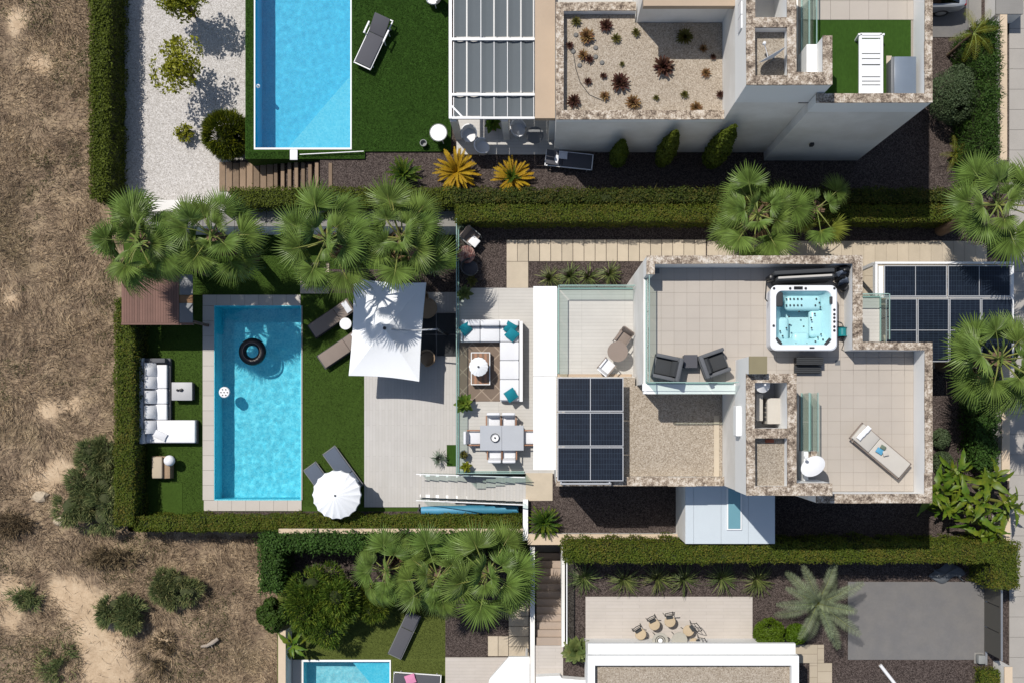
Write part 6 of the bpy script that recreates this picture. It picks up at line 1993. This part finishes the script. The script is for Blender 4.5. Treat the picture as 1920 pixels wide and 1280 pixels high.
MB().rbox((0, 0, .19), (.42, .4, .38), .02, 2).build('base', M['rattan'], e, smooth=True, local=True)
MB().rbox((0, 0, .395), (.44, .42, .03), .01, 1).build('top', M['fab_char'], e, local=True)

# --- bistro set on the balcony
c = W(1158, 659, 3.6)
e = thing('bistro_table', 'round taupe bistro table on the glass balcony', 'table', (c.x, c.y, 2.91))
MB().lathe([(.36, 0), (.36, .03)], (0, 0, .7), 28).build('top', M['fab_taupe'], e, local=True)
for k in range(3):
    a = k * 2.09; MB().tube([(0, 0, .7), (math.cos(a) * .28, math.sin(a) * .28, 0)], .016, 6).build('leg', M['grey_metal'], e, local=True)
def sling_chair(label, px, py, z, ang, mat='fab_light', fr='grey_metal', w=.46, s=1.0):
    c = W(px, py, z + .45)
    e = thing('sling_chair', label, 'chair', (c.x, c.y, z), R_(ang))
    MB().rbox((0, 0, .44), (.44, w - .04, .035), .012, 2).build('seat', M[mat], e, smooth=True, local=True)
    b = MB().rbox((-.27, 0, .68), (.04, w - .04, .5), .012, 2, RY(-14)); b.build('backrest', M[mat], e, smooth=True, local=True)
    for sy in (-1, 1):
        f = MB(); y = sy * w / 2
        f.bar((.24, y, 0), (.2, y, .64), .028); f.bar((-.2, y, 0), (-.3, y, .9), .028); f.bar((.22, y, .64), (-.28, y, .66), .035, .025)
        f.build('side_frame', M[fr], e, local=True)
    return e
sling_chair('taupe balcony chair above the bistro table', 1168, 634, 2.91, 235, 'fab_taupe', 'fab_taupe')
sling_chair('pale balcony chair left of the bistro table', 1138, 686, 2.91, 50, 'fab_light', 'fab_taupe')

# --- corner sofa on the dining terrace
c = W(920, 670, 0)
e = thing('corner_sofa', 'pale grey L shaped lounge sofa on the dining terrace', 'sofa', (c.x, c.y, .03))
Z0 = .03
a = RC(865, 602, 980, 641, .45); MB().box(a[0], a[1], Z0 + .08, a[2] - .02, a[3] - .03, Z0 + .26).build('base', M['white_metal'], e)
a = RC(938, 641.3, 980, 752, .45); MB().box(a[0], a[1], Z0 + .08, a[2] - .02, a[3], Z0 + .26).build('base', M['white_metal'], e)
for (x0, x1) in ((869, 900.5), (900.5, 937.3), (937.3, 973)):
    q = RC(x0, 612, x1, 640.5, .45); MB().rbox(((q[0] + q[2]) / 2, (q[1] + q[3]) / 2, Z0 + .35), (q[2] - q[0] - .012, q[3] - q[1], .18), .04, 3).build('seat_cushion', M['fab_light'], e, smooth=True)
    q = RC(x0, 600, x1, 611, .72); MB().rbox(((q[0] + q[2]) / 2, (q[1] + q[3]) / 2, Z0 + .5), (q[2] - q[0] - .012, q[3] - q[1], .44), .05, 3).build('back_cushion', M['fab_light'], e, smooth=True)
for (y0, y1) in ((640.8, 675.5), (675.5, 711), (711, 750.5)):
    q = RC(937.3, y0, 973, y1, .45); MB().rbox(((q[0] + q[2]) / 2, (q[1] + q[3]) / 2, Z0 + .35), (q[2] - q[0], q[3] - q[1] - .012, .18), .04, 3).build('seat_cushion', M['fab_light'], e, smooth=True)
q = RC(974, 602, 980, 752, .7); MB().box(q[0], q[1], Z0 + .1, q[2], q[3], Z0 + .66).build('back_panel', M['white_metal'], e)
q = RC(865, 599, 974, 601.5, .7); MB().box(q[0], q[1] - .02, Z0 + .1, q[2], q[3], Z0 + .6).build('back_panel', M['white_metal'], e)
MB().pbox(864, 612, 867.5, 640, Z0 + .08, Z0 + .5).build('armrest', M['white_metal'], e)
for i, (px, py, a, t_, lab) in enumerate([(873, 616, 40, 40, 'teal cushion at the glass end of the lounge sofa'), (957, 614, -25, 30, 'rear teal cushion in the lounge sofa corner'), (960, 627, -40, 20, 'front teal cushion in the lounge sofa corner'), (958, 740, 35, 20, 'teal cushion at the dining end of the lounge sofa')]):
    c = W(px, py, .65)
    o = MB().rbox((0, 0, 0), (.42, .42, .15), puff=.35).build('cushion', M['fab_teal'], smooth=True)
    o.location = (c.x, c.y, Z0 + .6); o.rotation_euler = (R_(t_), R_(10), R_(a)); tag(o, lab, 'cushion')
o = MB().pbox(861.5, 642, 938, 752, Z0 + .001, Z0 + .016).build('rug', M['rug']); tag(o, 'brown diamond patterned rug under the coffee table', 'rug')
a = RC(883, 660, 919, 721, .42)
e = thing('coffee_table', 'brown topped white framed coffee table on the diamond rug', 'table', ((a[0] + a[2]) / 2, (a[1] + a[3]) / 2, Z0))
b = MB(); b.box(a[0], a[1], .36, a[2], a[1] + .03, .42); b.box(a[0], a[3] - .03, .36, a[2], a[3], .42); b.box(a[0], a[1] + .03, .36, a[0] + .03, a[3] - .03, .42); b.box(a[2] - .03, a[1] + .03, .36, a[2], a[3] - .03, .42)
b.build('frame', M['white_metal'], e)
n = 7
for k in range(n):
    x0 = a[0] + .032 + (a[2] - a[0] - .064) * k / n
    MB().box(x0 + .003, a[1] + .032, .38, x0 + (a[2] - a[0] - .064) / n - .003, a[3] - .032, .405).build('slat', M['teak'] if k % 2 else plain('brown board', C(140, 112, 92), .7, .12), e)
for (x, y) in ((a[0] + .03, a[1] + .03), (a[2] - .03, a[1] + .03), (a[0] + .03, a[3] - .03), (a[2] - .03, a[3] - .03)): MB().bar((x, y, Z0), (x, y, .36), .04).build('leg', M['white_metal'], e)
# --- dining set
a = RC(900, 797, 982, 844, .75)
mx, my = (a[0] + a[2]) / 2, (a[1] + a[3]) / 2
e = thing('dining_table', 'rectangular pale grey dining table on the terrace', 'table', (mx, my, Z0))
for k in range(2):
    MB().rbox((mx + (-.25 + .5 * k) * (a[2] - a[0]), my, .73), ((a[2] - a[0]) / 2 - .004, a[3] - a[1], .04), .01, 1).build('table_top', plain('slate grey top', C(188, 192, 198), .5, .05, obj=.02), e)
for (x, y) in ((a[0] + .08, a[1] + .08), (a[2] - .08, a[1] + .08), (a[0] + .08, a[3] - .08), (a[2] - .08, a[3] - .08)): MB().bar((x, y, Z0), (x, y, .71), .06).build('leg', M['teak'], e)
def dining_chair(label, px, py, ang):
    c = W(px, py, .5)
    e = thing('dining_chair', label, 'chair', (c.x, c.y, Z0), R_(ang), 'dining chairs around the terrace table')
    MB().rbox((.02, 0, .42), (.5, .48, .09), .035, 3).build('seat_cushion', M['fab_light'], e, smooth=True, local=True)
    MB().rbox((-.27, 0, .64), (.11, .5, .46), .04, 3, RY(-12)).build('back_cushion', M['fab_light'], e, smooth=True, local=True)
    for sy in (-1, 1):
        MB().rbox((0, sy * .28, .6), (.5, .05, .03), .01, 1).build('armrest', M['teak'], e, local=True)
        for sx in (-1, 1): MB().bar((sx * .23, sy * .27, 0), (sx * .23, sy * .27, .6), .035).build('leg', M['teak'], e, local=True)
    return e
dining_chair('left dining chair on the sofa side of the table', 926, 791, 270)
dining_chair('right dining chair on the sofa side of the table', 954, 791, 270)
dining_chair('left dining chair on the stair side of the table', 928, 849, 90)
dining_chair('right dining chair on the stair side of the table', 955, 849, 90)
dining_chair('dining chair at the glass end of the table', 888, 820, 0)
dining_chair('dining chair at the canopy end of the table', 992, 820, 180)
c = W(928, 820, .8)
e = thing('fruit_bowl', 'round dark rimmed bowl on the dining table', 'bowl', (c.x, c.y, .755))
MB().lathe([(.06, 0), (.15, .07), (.16, .07), (.12, .03), (.001, .02)], (0, 0, 0), 20).build('bowl', M['fab_white'], e, smooth=True, local=True)
torus(.155, .015, 24, 8, .07).build('rim', M['fab_dark'], e, smooth=True, local=True)
MB().lathe([(.03, 0), (.035, .04), (.001, .07)], (0, 0, .03), 10).build('candle', M['dark_metal'], e, smooth=True, local=True)
# --- chairs on the dark gravel
sling_chair('brown metal chair with a pale seat towel above the mosaic table', 884, 446, 0, -40, 'fab_taupe', 'pot_grey', .56)
c = W(889, 453, .5); o = MB().rbox((c.x, c.y, .49), (.36, .34, .05), .02, 2, RZ(-40)).build('seat_pad', M['fab_white'], smooth=True); tag(o, 'white seat pad on the brown metal chair', 'cushion')
wicker_chair('dark wicker tub chair below the mosaic table', 882, 503, 0, 215, 'fab_dark', 1.0, 'fab_char')
c = W(874, 477, .7)
e = thing('mosaic_table', 'small round mosaic table between the two chairs on dark gravel', 'table', (c.x, c.y, 0))
MB().lathe([(.34, 0), (.34, .03)], (0, 0, .65), 24).build('top', plain('pinkish mosaic', C(176, 140, 124), .6, .3, 14, .2, 40, col2=C(120, 60, 50)), e, local=True)
for k in range(3):
    a = k * 2.09; MB().tube([(0, 0, .65), (math.cos(a) * .26, math.sin(a) * .26, 0)], .016, 6).build('leg', M['dark_metal'], e, local=True)
# planter by the stairs at deck level
a = RC(836, 834, 857, 874, ZP + .5)
o = MB().box(a[0], a[1], ZP + .05, a[2], a[3], ZP + .1).build('doormat', M['turf']); tag(o, 'green turf mat below the glass beside the pool stairs', 'mat')

# --- chairs and tables on the southern patio
def bistro_chair(label, px, py, z, ang):
    c = W(px, py, z + .45)
    e = thing('bistro_chair', label, 'chair', (c.x, c.y, z), R_(ang), 'bistro chairs on the southern patio')
    MB().lathe([(.2, 0), (.22, .03), (.2, .06), (.001, .07)], (.05, 0, .42), 18).build('seat', M['fab_cream'] if 0 else plain('straw seat', C(206, 186, 156), .9, .1), e, smooth=True, local=True)
    f = MB()
    for s in (-1, 1):
        f.tube([(-.16, s * .16, .42), (-.24, s * .18, .65), (-.34, s * .17, .88)], .014, 6)
    f.tube([(-.36, -.19, .88), (-.38, 0, .89), (-.36, .19, .88)], .016, 6).tube([(-.27, -.17, .7), (-.27, .17, .7)], .012, 6)
    f.build('backrest', M['dark_metal'], e, local=True)
    MB().rbox((-.12, 0, .48), (.14, .26, .05), .02, 2).build('seat_pad', M['fab_dark'], e, smooth=True, local=True)
    for (x, y) in ((.2, .15), (.2, -.15), (-.2, .17), (-.2, -.17)): MB().tube([(x * .8, y * .8, .42), (x * 1.1, y * 1.1, 0)], .013, 6).build('leg', M['dark_metal'], e, local=True)
bistro_chair('leftmost bistro chair on the southern patio', 1200, 1186, .05, -58)
bistro_chair('second bistro chair from the left on the southern patio', 1226, 1168, .05, -64)
bistro_chair('third bistro chair from the left on the southern patio', 1256, 1162, .05, -82)
bistro_chair('fourth bistro chair on the southern patio, facing left', 1293, 1180, .05, 215)
bistro_chair('fifth bistro chair on the southern patio, half behind the parapet', 1304, 1205, .05, 200)
for (px, py, m, lab) in [(1238, 1200, 'stone_dark', 'round table with dark ring pattern on the southern patio'), (1274, 1199, 'fab_cream', 'round pale mosaic table on the southern patio')]:
    c = W(px, py, .75)
    e = thing('bistro_table', lab, 'table', (c.x, c.y, .05))
    MB().lathe([(.30, 0), (.30, .03)], (0, 0, .68), 24).build('top', plain('pale mosaic', C(186, 182, 170), .6, .15, 12), e, local=True)
    for k in range(3):
        a = k * 2.09 + .4; MB().tube([(0, 0, .68), (math.cos(a) * .26, math.sin(a) * .26, 0)], .014, 6).build('leg', M['dark_metal'], e, local=True)
    if m == 'stone_dark':
        for rr in (.18, .11): torus(rr, .014, 28, 6, .712).build('ring', M['fab_dark'], e, local=True)
        MB().lathe([(.08, 0), (.08, .008)], (0, 0, .711), 16).build('centre_disc', M['fab_white'], e, local=True)

# --- things at the driveway
c = W(1668, 1268, .1)
o = MB().tube([(-.35, .45, .06), (.35, -.45, .06)], .07, 12).build('white_pipe', M['white_metal'], smooth=True); o.location = (c.x, c.y, 0); tag(o, 'white plastic pipe lying on gravel at the bottom edge', 'pipe')
V, Fc = [], []
c = W(1778, 1072, .2)
n, m = 16, 10
for i in range(n + 1):
    for j in range(m + 1):
        u, v = i / n - .5, j / m - .5
        z = .14 * max(0, 1 - (2 * u) ** 2) * max(0, 1 - (2 * v) ** 2) + .09 * mnoise.noise(Vector((u * 5, v * 4, 3))) * (1 - 2 * abs(v))
        V.append((u * 1.2 + .12 * math.sin(v * 9), v * .55 + .14 * math.sin(u * 7) - .3 * abs(u) ** 1.5, max(.02, z + .06)))
for i in range(n):
    for j in range(m):
        a = i * (m + 1) + j; Fc.append((a, a + m + 1, a + m + 2, a + 1))
b = MB(); b.add(V, Fc); o = b.build('tarpaulin', M['tarp'], smooth=True); o.location = (c.x, c.y, .03); tag(o, 'crumpled grey tarpaulin in the hedge shade by the driveway', 'tarpaulin')
c = W(1841, 1236, .3)
e = thing('gate_motor', 'small grey gate motor box at the driveway corner', 'motor', (c.x, c.y, 0))
MB().rbox((0, 0, .18), (.28, .34, .32), .05, 2).build('housing', M['pot_grey'], e, smooth=True, local=True)
MB().rbox((0, 0, .02), (.36, .42, .04), .01, 1).build('base_plate', M['concrete'], e, local=True)

# wall lamp on the shaded wall
q = Vector((9.9, YS2 + D - .06, 2.6))
o = MB().rbox(q, (.14, .12, .22), .02, 1).build('wall_lamp', M['dark_metal']); tag(o, 'small wall lamp on the shaded wall below the turf roof terrace', 'lamp')

# --- car at the top right
c = Vector((14.15, 16.1, .03))
e = thing('parked_car', 'silver car parked on the driveway at the top edge', 'car', c)
prof = [(-2.1, .35, .62, .78), (-1.95, .25, .74, .86), (-1.2, .2, .92, .89), (-.6, .2, .97, .9), (.6, .2, 1.0, .9), (1.5, .2, 1.0, .89), (1.95, .25, .95, .84), (2.1, .4, .85, .74)]
loops = []
for (x, z0, z1, w) in prof:
    loops.append([(x, -w * .92, z0), (x, -w, z0 + .25), (x, -w * .97, z1 - .06), (x, -w * .9, z1), (x, w * .9, z1), (x, w * .97, z1 - .06), (x, w, z0 + .25), (x, w * .92, z0)])
b = loft(loops); b.f.append(tuple(range(7, -1, -1))); b.build('body', M['car'], e, smooth=True, local=True)
lp = []
for (x, z, w) in [(-1.05, .95, .8), (-.35, 1.38, .66), (.2, 1.46, .66), (1.0, 1.42, .65), (1.75, 1.02, .74)]:
    lp.append([(x, -.8, .93), (x, -w, z - .03 if z > 1 else z), (x, -w * .92, z), (x, w * .92, z), (x, w, z - .03 if z > 1 else z), (x, .8, .93)])
b = loft(lp); b.f.append(tuple(range(5, -1, -1))); b.build('windows', M['car_glass'], e, smooth=True, local=True)
MB().rbox((.35, 0, 1.465), (1.4, 1.2, .03), .012, 2).build('roof', M['car'], e, smooth=True, local=True)
for sx in (-1.3, 1.3):
    for sy in (-1, 1):
        w_ = torus(.24, .085, 24, 10); w_.xf(Matrix.Translation((sx, sy * .82, .32)) @ RX(90)); wo = w_.build('wheel', M['rubber'], e, smooth=True, local=True)
        r_ = MB().lathe([(.2, -.05), (.2, .05), (.05, .07)], (0, 0, 0), 16); r_.xf(Matrix.Translation((sx, sy * .84, .32)) @ RX(-90 * sy)); r_.build('rim', M['alu'], wo, local=True)
for sy in (-1, 1): MB().rbox((2.02, sy * .66, .82), (.1, .24, .14), .02, 2).build('tail_light', M['red_light'], e, smooth=True, local=True)
